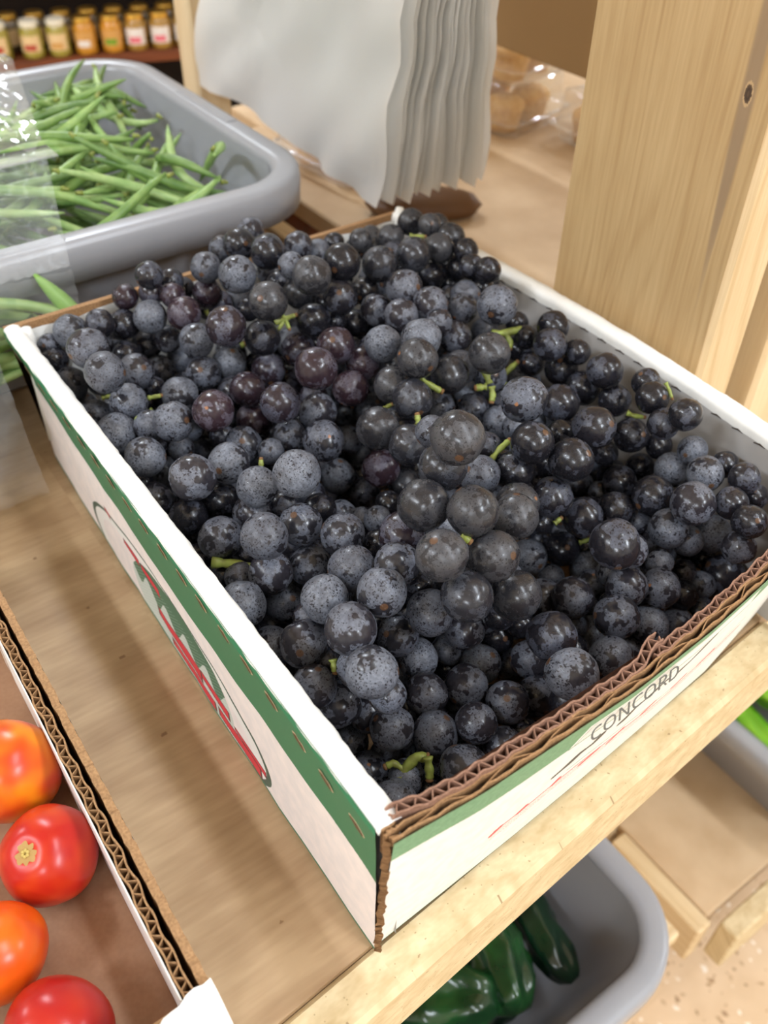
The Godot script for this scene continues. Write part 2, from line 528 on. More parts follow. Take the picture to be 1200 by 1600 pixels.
func build_carton() -> void:
	var t := thing("grape_carton", "white cardboard grape carton with green top band and red print, open on top", "box", Vector3(0, 0.0004, 0))
	var L := 0.4
	var wob := noise(201, 18.0, 2)
	# printed left panel
	var sm := noise(205, 0.03, 3)
	var green := rgb8(64, 120, 84)
	var left_print := picture(1100, 290, func(px, py):
		var z: float = px / 1100.0 * 0.4
		var y: float = (1.0 - py / 290.0) * 0.105
		var col := rgb8(243, 230, 224).lerp(rgb8(232, 222, 218), clampf(0.5 + sm.get_noise_2d(px, py), 0, 1))
		var o := Vector2((z - 0.2) / 0.112, (y - 0.016) / 0.036).length()
		if absf(o - 1.0) < 0.022: col = rgb8(70, 92, 80)
		elif o < 1.0 and o > 0.86: col = rgb8(236, 232, 226)
		var e := Vector2((z - 0.185) / 0.062, (y - 0.020) / 0.031).length()
		if e < 1.0: col = rgb8(74, 112, 88) if y > 0.028 + 0.006 * sin(z * 260.0) else rgb8(196, 204, 194)
		if e < 1.0 and absf(sin((z + y * 1.4) * 900.0)) < 0.2 and y < 0.04: col = col.lerp(rgb8(232, 234, 228), 0.6)
		for s in [[0.252, 0.232, 0.0375, 0.0415], [0.228, 0.205, 0.036, 0.042], [0.282, 0.274, 0.040, 0.0435], [0.212, 0.160, 0.013, 0.0215], [0.196, 0.146, 0.0035, 0.0105], [0.158, 0.128, 0.016, 0.0225], [0.140, 0.098, 0.003, 0.0115], [0.122, 0.092, 0.012, 0.016]]:
			var m = (z - s[1]) / (s[0] - s[1])
			var lo: float = lerpf(s[2], s[2] + 0.002, m)
			if m > -0.04 and m < 1.04 and y > lo - 0.0009 and y < s[3] + 0.0009:
				col = rgb8(92, 50, 52)
			if m > 0.0 and m < 1.0 and y > lo and y < s[3]: col = rgb8(214, 50, 66)
		if y > 0.0665 - 0.004 * exp(-z / 0.01): col = green
		if y > 0.0985: col = rgb8(38, 132, 92)
		if y < 0.0025: col = rgb8(70, 122, 92)
		return col)
	var st := tool()
	var rows := []
	var uvs := []
	for i in 13:
		var y := 0.1035 * i / 12.0
		var r := []
		var u := []
		for j in 41:
			var z := -L * j / 40.0
			r.append(Vector3(left_x(z, y) + 0.0006 * wob.get_noise_2d(z, y), y, z)); u.append(Vector2(j / 40.0, 1.0 - y / 0.105))
		rows.append(r); uvs.append(u)
	grid(st, rows, uvs, true)
	part("side_panel", made(st), mat(Color.WHITE, 0.5, left_print), t, "left panel with green band, green oval and red shapes")
	# rolled white rim on the left
	var prof := [Vector2(-0.0002, 0.1025), Vector2(0.0006, 0.1045), Vector2(0.0032, 0.1057), Vector2(0.0066, 0.1058), Vector2(0.0098, 0.1048), Vector2(0.0113, 0.1015), Vector2(0.0113, 0.096)]
	st = tool()
	rows = []
	for p in prof:
		var r := []
		for j in 121:
			var z := 0.002 - (L + 0.002) * j / 120.0
			var k := wob.get_noise_2d(z * 3.0, p.x * 30.0)
			var rag := 0.0006 * wob.get_noise_1d(z * 22.0) if p.x > 0.009 else 0.0
			var dent := 0.0016 * exp(-pow((z + 0.022) / 0.004, 2.0)) + 0.001 * exp(-pow((z + 0.03) / 0.002, 2.0))
			r.append(Vector3(p.x + rag + 0.0003 * k, p.y + 0.0004 * k - dent * (1.0 if p.x > 0.002 else 0.0), z))
		rows.append(r)
	grid(st, rows, [], true)
	part("rolled_rim", made(st), M.white_card, t)
	st = tool()
	rows = []
	for y in [0.0965, 0.06, 0.001]:
		var r := []
		for j in 9: r.append(Vector3(0.0112, y, -L * j / 8.0))
		rows.append(r)
	grid(st, rows, [], true)
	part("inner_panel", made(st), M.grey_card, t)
	# perforations along the green band
	for k in 19:
		var z := -0.012 - 0.0205 * k - 0.0006 * sin(k * 2.3)
		var y := 0.0885 + 0.0085 * clampf(k / 4.0, 0, 1) - 0.002 * clampf((k - 6) / 10.0, 0, 1)
		var lens := []
		for ring_k in [[0.0054, 0.0018, 0.0003], [0.0046, 0.0011, 0.0006]]:
			st = tool(false)
			var pts := []
			for q in 12:
				var an := TAU * q / 12.0
				var zz: float = z + cos(an) * ring_k[0]
				var yy: float = y + sin(an) * (ring_k[1] + 0.0004 * sin(q * 3.0 + k)) - cos(an) * 0.0012
				pts.append(Vector3(left_x(zz, yy) - ring_k[2], yy, zz))
			poly(st, pts, Vector3(1, 0.1, z))
			lens.append(made(st))
		var torn := part("perforation", lens[0], M.torn, t)
		part("slit", lens[1], M.slit, torn)
	# right wall: rolled rim, inner face, outer face
	prof = [Vector2(-0.012, 0.0985), Vector2(-0.012, 0.1022), Vector2(-0.0108, 0.1048), Vector2(-0.007, 0.1062), Vector2(-0.003, 0.106), Vector2(0.0, 0.1035), Vector2(0.0004, 0.098)]
	st = tool()
	rows = []
	for p in prof:
		var r := []
		for j in 91:
			var z := -L * j / 90.0
			var k := wob.get_noise_2d(z * 2.0 + 40.0, p.x * 30.0)
			var wavy := 0.0005 * sin(z * 420.0) if p.x > -0.003 else 0.0
			r.append(Vector3(right_x(z) + p.x + 0.0004 * k + wavy, p.y + 0.0004 * k, z))
		rows.append(r)
	grid(st, rows, [], true)
	part("rolled_rim", made(st), M.white_card, t)
	st = tool()
	rows = []
	for y in [0.0988, 0.05, 0.001]:
		var r := []
		for j in 31:
			var z := -L * j / 30.0
			r.append(Vector3(lerpf(0.2925, right_x(z) - 0.0118, y / 0.0988), y, z))
		rows.append(r)
	grid(st, rows)
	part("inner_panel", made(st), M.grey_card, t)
	st = tool()
	rows = []
	for y in [0.0, 0.05, 0.099]:
		var r := []
		for j in 31:
			var z := -L * j / 30.0
			r.append(Vector3(lerpf(0.304, right_x(z) + 0.0004, y / 0.099), y, z))
		rows.append(r)
	grid(st, rows)
	part("side_panel", made(st), M.white_card, t)
	for k in 22:
		var z := -0.05 - 0.0155 * k
		st = tool(false)
		var x := right_x(z) - 0.0122
		add_tube(st, [Vector3(x, 0.0976, z - 0.0036), Vector3(x - 0.0001, 0.0986, z), Vector3(x, 0.0980, z + 0.0036)], [0.0003, 0.0006, 0.0003], 5)
		part("perforation", made(st), M.slit_dark, t)
	# back wall with bare brown top edge and white lining
	st = tool(false)
	var q0 := [Vector3(0.0086, 0.0006, -0.3995), Vector3(0.304, 0.0006, -0.3995), Vector3(0.3065, 0.1045, -0.3995), Vector3(0.0008, 0.1045, -0.3995), Vector3(0.0078, 0.07, -0.3995)]
	var q1 := []
	for p in q0: q1.append(p + Vector3(0, 0, -0.004))
	var qc := Vector3(0.15, 0.05, -0.4015)
	poly(st, q0, qc)
	poly(st, q1, qc)
	for k in 5: poly(st, [q0[k], q0[(k + 1) % 5], q1[(k + 1) % 5], q1[k]], qc)
	part("back_panel", made(st), M.corrugated, t, "back wall with brown cut edge")
	st = tool()
	rows = []
	for y in [0.1012, 0.09, 0.05, 0.001]:
		var r := []
		for j in 25: r.append(Vector3(0.011 + 0.284 * j / 24.0, y + 0.0008 * sin(j * 1.7) * float(y > 0.1), -0.3965 + 0.0012 * sin(j * 0.9)))
		rows.append(r)
	grid(st, rows, [], true)
	part("white_lining", made(st), M.white_card, t)
	st = tool()
	add_tube(st, [Vector3(0.010, 0.02, -0.394), Vector3(0.0115, 0.095, -0.3925), Vector3(0.012, 0.1052, -0.3925)], [0.004, 0.0045, 0.003], 10)
	part("corner_fold", made(st), M.white_card, t)
	st = tool()
	add_tube(st, [Vector3(0.295, 0.02, -0.396), Vector3(0.299, 0.1, -0.397), Vector3(0.300, 0.109, -0.3975)], [0.004, 0.0045, 0.003], 10)
	part("corner_fold", made(st), M.white_card, t)
	part("bottom_panel", board(Vector3(0.009, 0.0004, -0.399), Vector3(0.303, 0.0035, -0.032), 0.0005, 0), M.corrugated, t)
	# printed front panel
	var red := rgb8(222, 70, 78)
	var front_print := picture(1000, 345, func(px, py):
		var x: float = px / 1000.0 * 0.304
		var y: float = (1.0 - py / 345.0) * 0.105
		var p := Vector2(x, y)
		var col := rgb8(243, 243, 239).lerp(rgb8(231, 231, 227), clampf(0.3 + sm.get_noise_2d(px, py), 0, 1))
		var low := 0.0905 - 0.0055 * smoothstep(0.0, 0.07, x)
		if y > low: col = rgb8(112, 162, 124).lerp(rgb8(98, 146, 110), clampf(0.5 + sm.get_noise_2d(px * 3, py * 3), 0, 1))
		var edge := 0.0885 + (y - low) * 0.62
		if y < 0.0975 and y > low - 0.0006 and x > edge and x < 0.214:
			col = rgb8(244, 244, 240)
			if y < low + 0.0004: col = rgb8(90, 132, 108)
			if absf(x - edge - 0.003) < 0.0004 and y < 0.0955: col = rgb8(110, 122, 112)
			if absf(y - 0.0958) < 0.0003 and x > edge + 0.003: col = rgb8(150, 158, 152)
		for s in [[Vector2(0.090, 0.058), Vector2(0.097, 0.0615), Vector2(0.103, 0.0655), Vector2(0.110, 0.0665), Vector2(0.1135, 0.071)], [Vector2(0.127, 0.066), Vector2(0.131, 0.0665), Vector2(0.1345, 0.0705)], [Vector2(0.138, 0.0715), Vector2(0.147, 0.0735), Vector2(0.153, 0.0765), Vector2(0.156, 0.076)], [Vector2(0.166, 0.0735), Vector2(0.172, 0.0755), Vector2(0.180, 0.080), Vector2(0.187, 0.083)]]:
			if near_stroke(p, s, 0.0021 + 0.0006 * sin(px * 0.12)): col = rgb8(50, 52, 50)
		var arc := 0.0475 - 0.004 * cos((x - 0.06) * 55.0)
		if x > 0.060 and x < 0.235:
			if y < arc - 0.005 and y > arc - 0.014 and sm.get_noise_2d(px * 9.0, py * 9.0) > -0.05: col = col.lerp(rgb8(238, 150, 154), 0.42)
			if absf(y - arc + 0.004) < 0.0008: col = rgb8(216, 120, 124)
			if x > 0.1 and absf(y - arc - 0.002) < 0.0005: col = rgb8(128, 160, 146)
		for s in [[Vector2(0.0595, 0.0365), Vector2(0.064, 0.0395)], [Vector2(0.0745, 0.0405), Vector2(0.078, 0.0425)], [Vector2(0.094, 0.0445), Vector2(0.0965, 0.0475)], [Vector2(0.112, 0.043), Vector2(0.122, 0.047)], [Vector2(0.131, 0.042), Vector2(0.139, 0.0465)], [Vector2(0.155, 0.043), Vector2(0.162, 0.0465)], [Vector2(0.178, 0.044), Vector2(0.186, 0.047)], [Vector2(0.2, 0.043), Vector2(0.21, 0.0465)]]:
			if near_stroke(p, s, 0.0017): col = red
		if y < 0.0012: col = rgb8(70, 122, 92)
		return col)
	st = tool()
	rows = []
	uvs = []
	for i in 11:
		var y := 0.105 * i / 10.0
		var r := []
		var u := []
		for j in 61:
			var x := 0.0015 + 0.3025 * j / 60.0
			r.append(Vector3(x, y, front_z(x, y))); u.append(Vector2(x / 0.304, 1.0 - y / 0.105))
		rows.append(r); uvs.append(u)
	grid(st, rows, uvs)
	part("front_panel", made(st), mat(Color.WHITE, 0.5, front_print), t, "front panel with green band, grape name and red script")
	var word := TextMesh.new()
	word.text = "CONCORD"
	word.font_size = 26
	word.pixel_size = 0.00037
	word.depth = 0.0002
	var f := SystemFont.new()
	f.font_names = PackedStringArray(["Droid Sans"])
	f.font_italic = true
	word.font = f
	var wm := part("lettering", word, mat(rgb8(96, 100, 98), 0.6), t, "the word CONCORD printed in grey")
	wm.scale = Vector3(1.25, 1.0, 1.0)
	wm.position = Vector3(0.124, 0.0912, front_z(0.124, 0.0912) + 0.0013)
	wm.rotation = Vector3(-0.17, 0.045, 0.0)
	# cut edges of the front wall: outer wall, then the loose corrugated flap inside
	part("outer_wall_edge", corrugated(0.0015, 0.302, func(s): return along(s, FRONT_TOP) - 0.0032, 0.0034, 0.1015, func(s): return 0.1062 - 0.0006 * sin(s * 60.0), 0.03), M.corrugated, t, "brown double cut edge of the front wall")
	part("corner_edge", corrugated(0.0005, 0.0065, func(s): return 0.0035 - s * 0.1, 0.0022, 0.09, func(_s): return 0.1058, 0.004), M.corrugated, t)
	part("inner_flap", corrugated(0.006, 0.146, func(s): return along(s, FRONT_TOP) - 0.0105 + 0.003 * smoothstep(0.0, 0.03, s) - 0.0045 * smoothstep(0.125, 0.146, s), 0.0042, 0.0945, func(s): return 0.1074 + 0.0008 * sin(s * 45.0), 0.0068), M.corrugated_pink, t, "torn corrugated flap with open flutes")
	part("inner_flap", corrugated(0.138, 0.296, func(s): return along(s, FRONT_TOP) - 0.0072, 0.0038, 0.0945, func(_s): return 0.1064, 0.0068), M.corrugated_pink, t, "corrugated flap with open flutes")
	st = tool()
	rows = []
	for y in [0.098, 0.05, 0.002]:
		var r := []
		for j in 25:
			var x := 0.008 + 0.29 * j / 24.0
			r.append(Vector3(x, y, minf(front_z(x, y) - 0.0106, -0.0035)))
		rows.append(r)
	grid(st, rows)
	part("inner_panel", made(st), M.corrugated_pink, t)
	# wavy cut edge where the side panel meets the front panel
	st = tool(false)
	rows = [[], []]
	for j in 41:
		var y := 0.104 * j / 40.0
		var w := 0.0007 * sin(j * 1.1) + 0.0005 * sin(j * 2.7)
		var z0 := front_z(0.0, y) * 0.55
		rows[0].append(Vector3(-0.0006 + 0.6 * w, y, z0 + 0.0006)); rows[1].append(Vector3(0.0014 + 0.6 * w, y, z0 + 0.003 + 0.3 * w))
	grid(st, rows)
	grid(st, rows, [], true)
	part("cut_edge", made(st), M.corrugated, t)

# ---------------------------------------------------------------- grapes
const BUNCH_LABELS := [
	"dusty grey-black grape bunch in the far corner, along the white back wall",
	"small blue and black grape bunch peaking over the brown back edge by the tub",
	"mixed dark grape bunch in the middle of the back half, below the hanging bags",
	"reddish and blue grape bunch behind the purple one, towards the brown back edge",
	"blue bloomed and black grape bunch by the right wall with a green stem stub",
	"blue-black grape bunch tucked into the left back corner of the carton",
	"reddish purple grape bunch left of the middle, with little bloom",
	"dusty grey and blue grape bunch on the heap's crest with bare green stems",
	"glossy black grape bunch against the grey right wall, halfway along",
	"pale blue grape bunch by the left rim with thin forked green stems",
	"shiny black grape bunch right of the crest, in a dark hollow",
	"black and blue grape bunch in the right front corner by bare grey wall",
	"blue-black grape bunch by the left rim, just above the cut stem stub",
	"large charcoal grape bunch with one maroon grape, hanging down the heap's front",
	"blue bloomed grape bunch beside the torn end of the corrugated flap",
	"pale blue grape bunch by the left rim, just below the cut stem stub",
	"blue-black grape bunch low behind the middle of the corrugated front flap",
	"large pale blue grape bunch in the nearest corner with a thick green stem"]

func build_grapes() -> void:
	var skin := rgb8(29, 27, 31)
	var blue := rgb8(114, 119, 131)
	var mats := [
		[grape_material(301, skin, blue, 0.24, 0.9, 0.0), grape_material(311, skin, rgb8(106, 111, 124), 0.1, 0.9, 0.0, true), grape_material(321, skin, rgb8(120, 125, 136), 0.36, 0.92, 0.0), grape_material(331, rgb8(32, 28, 32), blue, 0.02, 0.88, 0.0), grape_material(335, skin, rgb8(110, 115, 127), 0.3, 0.8, 0.0)],
		[grape_material(341, rgb8(22, 20, 23), rgb8(86, 90, 104), -0.2, 0.8, 1.0), grape_material(351, rgb8(24, 21, 24), rgb8(92, 97, 112), -0.06, 0.78, 0.0), grape_material(361, rgb8(20, 18, 21), rgb8(78, 82, 96), -0.34, 0.75, 1.0)],
		[grape_material(371, rgb8(38, 23, 28), rgb8(92, 92, 106), -0.12, 0.78, 0.0), grape_material(381, rgb8(42, 25, 30), rgb8(104, 102, 116), 0.02, 0.78, 0.0, true), grape_material(385, rgb8(33, 22, 26), rgb8(100, 104, 120), 0.1, 0.82, 0.0)],
		[grape_material(391, rgb8(34, 33, 36), rgb8(94, 94, 98), 0.1, 0.55, 1.6, true), grape_material(401, rgb8(32, 31, 34), rgb8(88, 89, 94), 0.0, 0.5, 1.6), grape_material(411, rgb8(36, 35, 38), rgb8(104, 104, 108), 0.2, 0.55, 1.4), grape_material(415, rgb8(32, 31, 35), rgb8(98, 102, 112), -0.05, 0.6, 1.0)]]
	var shapes := [grape_mesh(421, 1.0), grape_mesh(422, 1.05), grape_mesh(423, 0.97), grape_mesh(424, 1.02)]
	rng.seed = 77
	var bunches := []
	for b in GRAPES.size():
		var g: Array = GRAPES[b]
		var base := Vector3.ZERO
		var low := 9.0
		for k in range(0, g.size(), 5):
			base += Vector3(g[k], g[k + 1], g[k + 2]) * 1e-4 / (g.size() / 5)
			low = minf(low, g[k + 1] * 1e-4 - g[k + 3] * 1e-5)
		base.y = low
		var t := thing("grape_bunch", BUNCH_LABELS[b], "grapes", base, "bunches of dark grapes in the carton")
		bunches.append(t)
		for k in range(0, g.size(), 5):
			var ms: Array = mats[g[k + 4]]
			var o := part("grape", shapes[rng.randi() % 4], ms[rng.randi() % ms.size()], t)
			var q := Basis.from_euler(Vector3(rng.randf() * TAU, rng.randf() * TAU, rng.randf() * TAU))
			o.transform = Transform3D(q.scaled(Vector3.ONE * g[k + 3] * 1e-5), Vector3(g[k], g[k + 1], g[k + 2]) * 1e-4 - base)
	for s in STEMS:
		var t: Node3D = bunches[s[0]]
		var pts := []
		for k in range(3, s.size(), 3): pts.append(Vector3(s[k], s[k + 1], s[k + 2]) * 1e-4 - t.position)
		# subdivide a little so that the stem bends
		var c := Curve3D.new()
		for k in pts.size():
			var d: Vector3 = (pts[mini(k + 1, pts.size() - 1)] - pts[maxi(k - 1, 0)]) / 6.0
			c.add_point(pts[k], -d, d)
		var line := []
		var rad := []
		var n := 9
		for k in n:
			var f := float(k) / (n - 1)
			line.append(c.sample_baked(c.get_baked_length() * f))
			rad.append(lerpf(s[1], s[2], f) * 1e-5 * 0.8 * (1.0 + 0.2 * sin(k * 2.1) + (0.35 if k == 0 or k == 5 else 0.0)))
		var st := tool()
		add_tube(st, line, rad, 9)
		var stem := part("stem", made(st), M.stem, t, "green stem")
		st = tool()
		var e: Vector3 = line[n - 1]
		var dir: Vector3 = (line[n - 1] - line[n - 2]).normalized()
		add_tube(st, [e - dir * 0.0008, e + dir * 0.0004, e + dir * 0.0012], [rad[n - 1] * 1.02, rad[n - 1] * 1.3, rad[n - 1] * 0.9], 9)
		part("stem_tip", made(st), M.stem_end, stem)

# ---------------------------------------------------------------- tomatoes and their box
func build_tomatoes() -> void:
	var t := thing("tomato_box", "cardboard tomato box with brown paper liner and torn double rim", "box")
	var x1 := -0.0735
	part("bottom_panel", board(Vector3(-0.36, 0.0005, -0.31), Vector3(x1, 0.004, -0.008), 0.0005, 0), M.kraft, t, "brown paper liner")
	var rim := 0.055
	var wave := noise(501, 40.0, 2)
	# inner liner wall and outer wall, each corrugated on its cut edge, running along z
	var wall := func(inner: float, th: float, top: float, pitch: float, z0: float, z1: float) -> ArrayMesh:
		var m: ArrayMesh = corrugated(0.0, z0 - z1, func(s): return -inner - 0.0006 * wave.get_noise_1d(s), th, 0.002, func(s): return top + 0.0008 * wave.get_noise_1d(s * 2.0), pitch)
		return m
	var inner_wall := part("liner_wall", wall.call(0.0, 0.0036, rim, 0.0062, -0.006, -0.235), M.corrugated, t, "corrugated liner wall with open flutes")
	inner_wall.transform = Transform3D(Basis(Vector3.UP, PI / 2), Vector3(-0.0755, 0, -0.006))
	var step_wall := part("liner_wall", wall.call(0.0, 0.0036, rim - 0.001, 0.0062, -0.235, -0.33), M.corrugated, t)
	step_wall.transform = Transform3D(Basis(Vector3.UP, PI / 2), Vector3(-0.0765, 0, -0.215))
	var ow := tool(false)
	var path := []
	var tops := []
	for j in 160:
		var z := -0.004 - 0.306 * j / 159.0
		path.append(Vector2(-0.0692 + 0.0005 * wave.get_noise_1d(z * 3.0), z)); tops.append(rim + 0.0009 * wave.get_noise_1d(z * 9.0) + 0.0006 * sin(z * 700.0))
	ribbon(ow, path, 0.002, tops, 0.0036)
	part("outer_wall", made(ow), M.corrugated, t, "brown outer wall with torn white paper")
	# white paper skin outside, ragged at the top
	var st := tool()
	var lo := []
	var hi := []
	for j in 200:
		var z := -0.003 - 0.307 * j / 199.0
		var rag := maxf(wave.get_noise_1d(z * 30.0) * 0.003 + wave.get_noise_1d(z * 6.0) * 0.003 - 0.0012 + 0.0035 * smoothstep(-0.19, -0.3, z), -0.005)
		lo.append(Vector3(-0.0669 + 0.0002, 0.001, z)); hi.append(Vector3(-0.0669 - 0.0005, rim + rag * 0.7, z))
	grid(st, [lo, hi], [], false)
	part("white_skin", made(st), M.white_card, t)
	part("white_skin", board(Vector3(-0.0788, 0.0045, -0.305), Vector3(-0.0782, rim - 0.0006, -0.008), 0.0001), M.white_card, t)
	# near wall with a torn white flap at the corner
	part("far_wall", board(Vector3(-0.36, 0.001, -0.3145), Vector3(-0.0675, rim - 0.002, -0.3105), 0.0006, 0), M.corrugated, t)
	part("near_wall", board(Vector3(-0.36, 0.001, -0.0075), Vector3(-0.0775, rim - 0.002, -0.0035), 0.0006, 0), M.corrugated, t)
	st = tool()
	var rows := []
	for i in 7:
		var r := []
		for j in 9:
			var u := i / 6.0
			var v := j / 8.0
			r.append(Vector3(-0.0668 - 0.026 * v - 0.004 * u * v, rim + 0.003 - 0.010 * u * u + 0.0006 * sin(j * 0.9 + i), -0.0075 + 0.0055 * v * v + 0.018 * u + 0.0007 * sin(j * 1.9) * (1.0 - u)))
		rows.append(r)
	grid(st, rows, [], true)
	part("torn_flap", made(st), M.white_card, t, "torn white paper flap")
	var ta := noise(511, 1.1, 2)
	var skin := func(ripe: Color, raw: Color, bias: float, sd: int) -> StandardMaterial3D:
		var im := picture(192, 96, func(x, y):
			var a: float = TAU * x / 192.0
			var b: float = PI * y / 96.0
			var p := Vector3(sin(b) * cos(a), cos(b), sin(b) * sin(a))
			return raw.lerp(ripe, clampf(bias + 0.9 * ta.get_noise_3dv(p + Vector3(sd, 0, 0)), 0, 1)))
		var m := mat(Color.WHITE, 0.28, im)
		m.metallic_specular = 0.45
		return m
	var spots := [
		[Vector3(-0.0995, 0.004, -0.1545), 0.0238, rgb8(204, 62, 22), rgb8(228, 132, 26), 0.35, 0.93, Vector3(0.5, 0.4, 1.1), "large orange tomato with a red blush, uppermost in the brown box"],
		[Vector3(-0.0985, 0.004, -0.1065), 0.0212, rgb8(182, 32, 22), rgb8(206, 72, 26), 0.72, 0.92, Vector3(0.25, 0.0, 0.42), "red tomato showing its pale dry stem scar"],
		[Vector3(-0.1305, 0.004, -0.0785), 0.0205, rgb8(214, 70, 20), rgb8(228, 104, 22), 0.4, 0.95, Vector3(2.6, 0.3, 0.4), "bright orange-red tomato cut by the left picture edge"],
		[Vector3(-0.1205, 0.004, -0.0365), 0.0206, rgb8(174, 30, 26), rgb8(190, 52, 34), 0.8, 0.94, Vector3(2.2, 0.0, 0.9), "red tomato nearest the torn white flap"]]
	for k in spots.size():
		var s: Array = spots[k]
		var o := thing("tomato", s[7], "tomato", s[0], "tomatoes in the brown box")
		var R: float = s[1]
		var prof := []
		for i in 21:
			var v := PI * i / 20.0
			var rr := sin(v)
			var h: float = -cos(v) * s[5]
			if v > 2.5: h -= 0.16 * pow((v - 2.5) / 0.64, 2.0)
			prof.append(Vector2(rr * (1.0 + 0.04 * sin(v * 2.0)), h) * R)
		var body := part("flesh", lathe(prof, 40, 5, 0.018), skin.call(s[2], s[3], s[4], k * 7), o)
		var turn := Basis.from_euler(s[6])
		body.transform = Transform3D(turn, Vector3(0, R * 0.955, 0))
		# dry star-shaped stem scar at the top end
		var sc := tool(false)
		var rad := R * 0.24
		var yb: float = R * (s[5] - 0.12)
		for q in 16:
			var a0 := TAU * q / 16.0
			var a1 := TAU * (q + 1) / 16.0
			var r0 := rad * (0.75 + 0.45 * float(q % 2) + 0.15 * sin(q * 5.0))
			var r1 := rad * (0.75 + 0.45 * float((q + 1) % 2) + 0.15 * sin((q + 1) * 5.0))
			tri(sc, Vector3(0, yb + R * 0.035, 0), Vector3(cos(a0) * r0, yb + R * 0.025, -sin(a0) * r0), Vector3(cos(a1) * r1, yb + R * 0.025, -sin(a1) * r1))
		var scar := part("stem_scar", made(sc), mat(rgb8(176, 140, 82), 0.8), o)
		scar.transform = body.transform
		sc = tool()
		for q in 6:
			var a := TAU * q / 6.0
			add_tube(sc, [Vector3(cos(a), 0, sin(a)) * rad * 0.2 + Vector3(0, yb + R * 0.02, 0), Vector3(cos(a) * rad * 0.3, yb + R * 0.07, sin(a) * rad * 0.3)], [rad * 0.2, rad * 0.13], 6)
		var core := part("stem_core", made(sc), mat(rgb8(196, 172, 96), 0.8), o)
		core.transform = body.transform

# ---------------------------------------------------------------- tubs
func rounded(hx: float, hz: float, r: float, y: float, n := 8) -> Array:
	var o := []
	for q in 4:
		var cx: float = [1, -1, -1, 1][q] * (hx - r)
		var cz: float = [-1, -1, 1, 1][q] * (hz - r)
		for k in n + 1:
			var a := PI / 2 * (q + float(k) / n)
			o.append(Vector3(cx + cos(a) * r, y, cz - sin(a) * r))
	o.append(o[0])
	return o

# a grey bus tub; HX, HZ are half the rim's outer size, H its height
func make_tub(label: String, at: Vector3, hx: float, hz: float, h: float, group: String) -> Node3D:
	var t := thing("bus_tub", label, "tub", at, group)
	var st := tool()
	var sec := func(p: float, y: float) -> Array: return rounded(hx - p, hz - p, maxf(0.066 - p, 0.004), y, 10)
	grid(st, [rounded(0.001, 0.001, 0.0005, 0, 10), sec.call(0.056, 0.0), sec.call(0.048, 0.006), sec.call(0.0215, h - 0.010)])
	grid(st, [sec.call(0.0232, h - 0.006), sec.call(0.0505, 0.012), sec.call(0.062, 0.004), rounded(0.001, 0.001, 0.0005, 0.004, 10)])
	part("basin", made(st), M.tub, t)
	st = tool()
	var rows := []
	for p in [[0.0215, h - 0.012], [0.0205, h - 0.007], [0.0045, h - 0.0075], [0.0035, h - 0.028], [0.0008, h - 0.028], [0.0, h - 0.012], [0.0008, h - 0.004], [0.0030, h - 0.0008], [0.0065, h], [0.0150, h], [0.0195, h - 0.0012], [0.0225, h - 0.0046], [0.0236, h - 0.012]]:
		rows.append(sec.call(p[0], p[1]))
	grid(st, rows)
	part("rim", made(st), M.tub, t)
	for s in [[0, 1], [0, -1], [1, 1], [1, -1]]:
		var lo := Vector3(-0.06, h - 0.004, hz * s[1] - (0.0165 if s[1] > 0 else -0.0055)) if s[0] == 0 else Vector3(hx * s[1] - (0.0165 if s[1] > 0 else -0.0055), h - 0.004, -0.05)
		var hi := Vector3(0.06, h + 0.0014, hz * s[1] - (0.0055 if s[1] > 0 else -0.0165)) if s[0] == 0 else Vector3(hx * s[1] - (0.0055 if s[1] > 0 else -0.0165), h + 0.0014, 0.05)
		part("grip", board(lo, hi, 0.002), M.tub, t)
	return t

# ---------------------------------------------------------------- beans
func bean_mesh(sd: int, length: float, bend: float) -> ArrayMesh:
	var f := noise(sd, 90.0, 1)
	var st := tool()
	var pts := []
	var rad := []
	for i in 13:
		var u := i / 12.0
		var x := (u - 0.5) * length
		pts.append(Vector3(x, bend * 0.25 * sin(u * 5.0 + sd), bend * (1.0 - pow(2.0 * u - 1.0, 2.0)) + 0.002 * sin(u * 7.0 + sd)))
		var r := 0.0038 * pow(clampf(sin(PI * clampf(u * 0.94 + 0.03, 0, 1)), 0.0, 1.0), 0.42)
		if u > 0.9: r *= 1.0 - (u - 0.9) * 7.5
		rad.append(maxf(r * (1.0 + 0.12 * f.get_noise_1d(u)), 0.0005))
	add_tube(st, pts, rad, 9)
	return made(st)

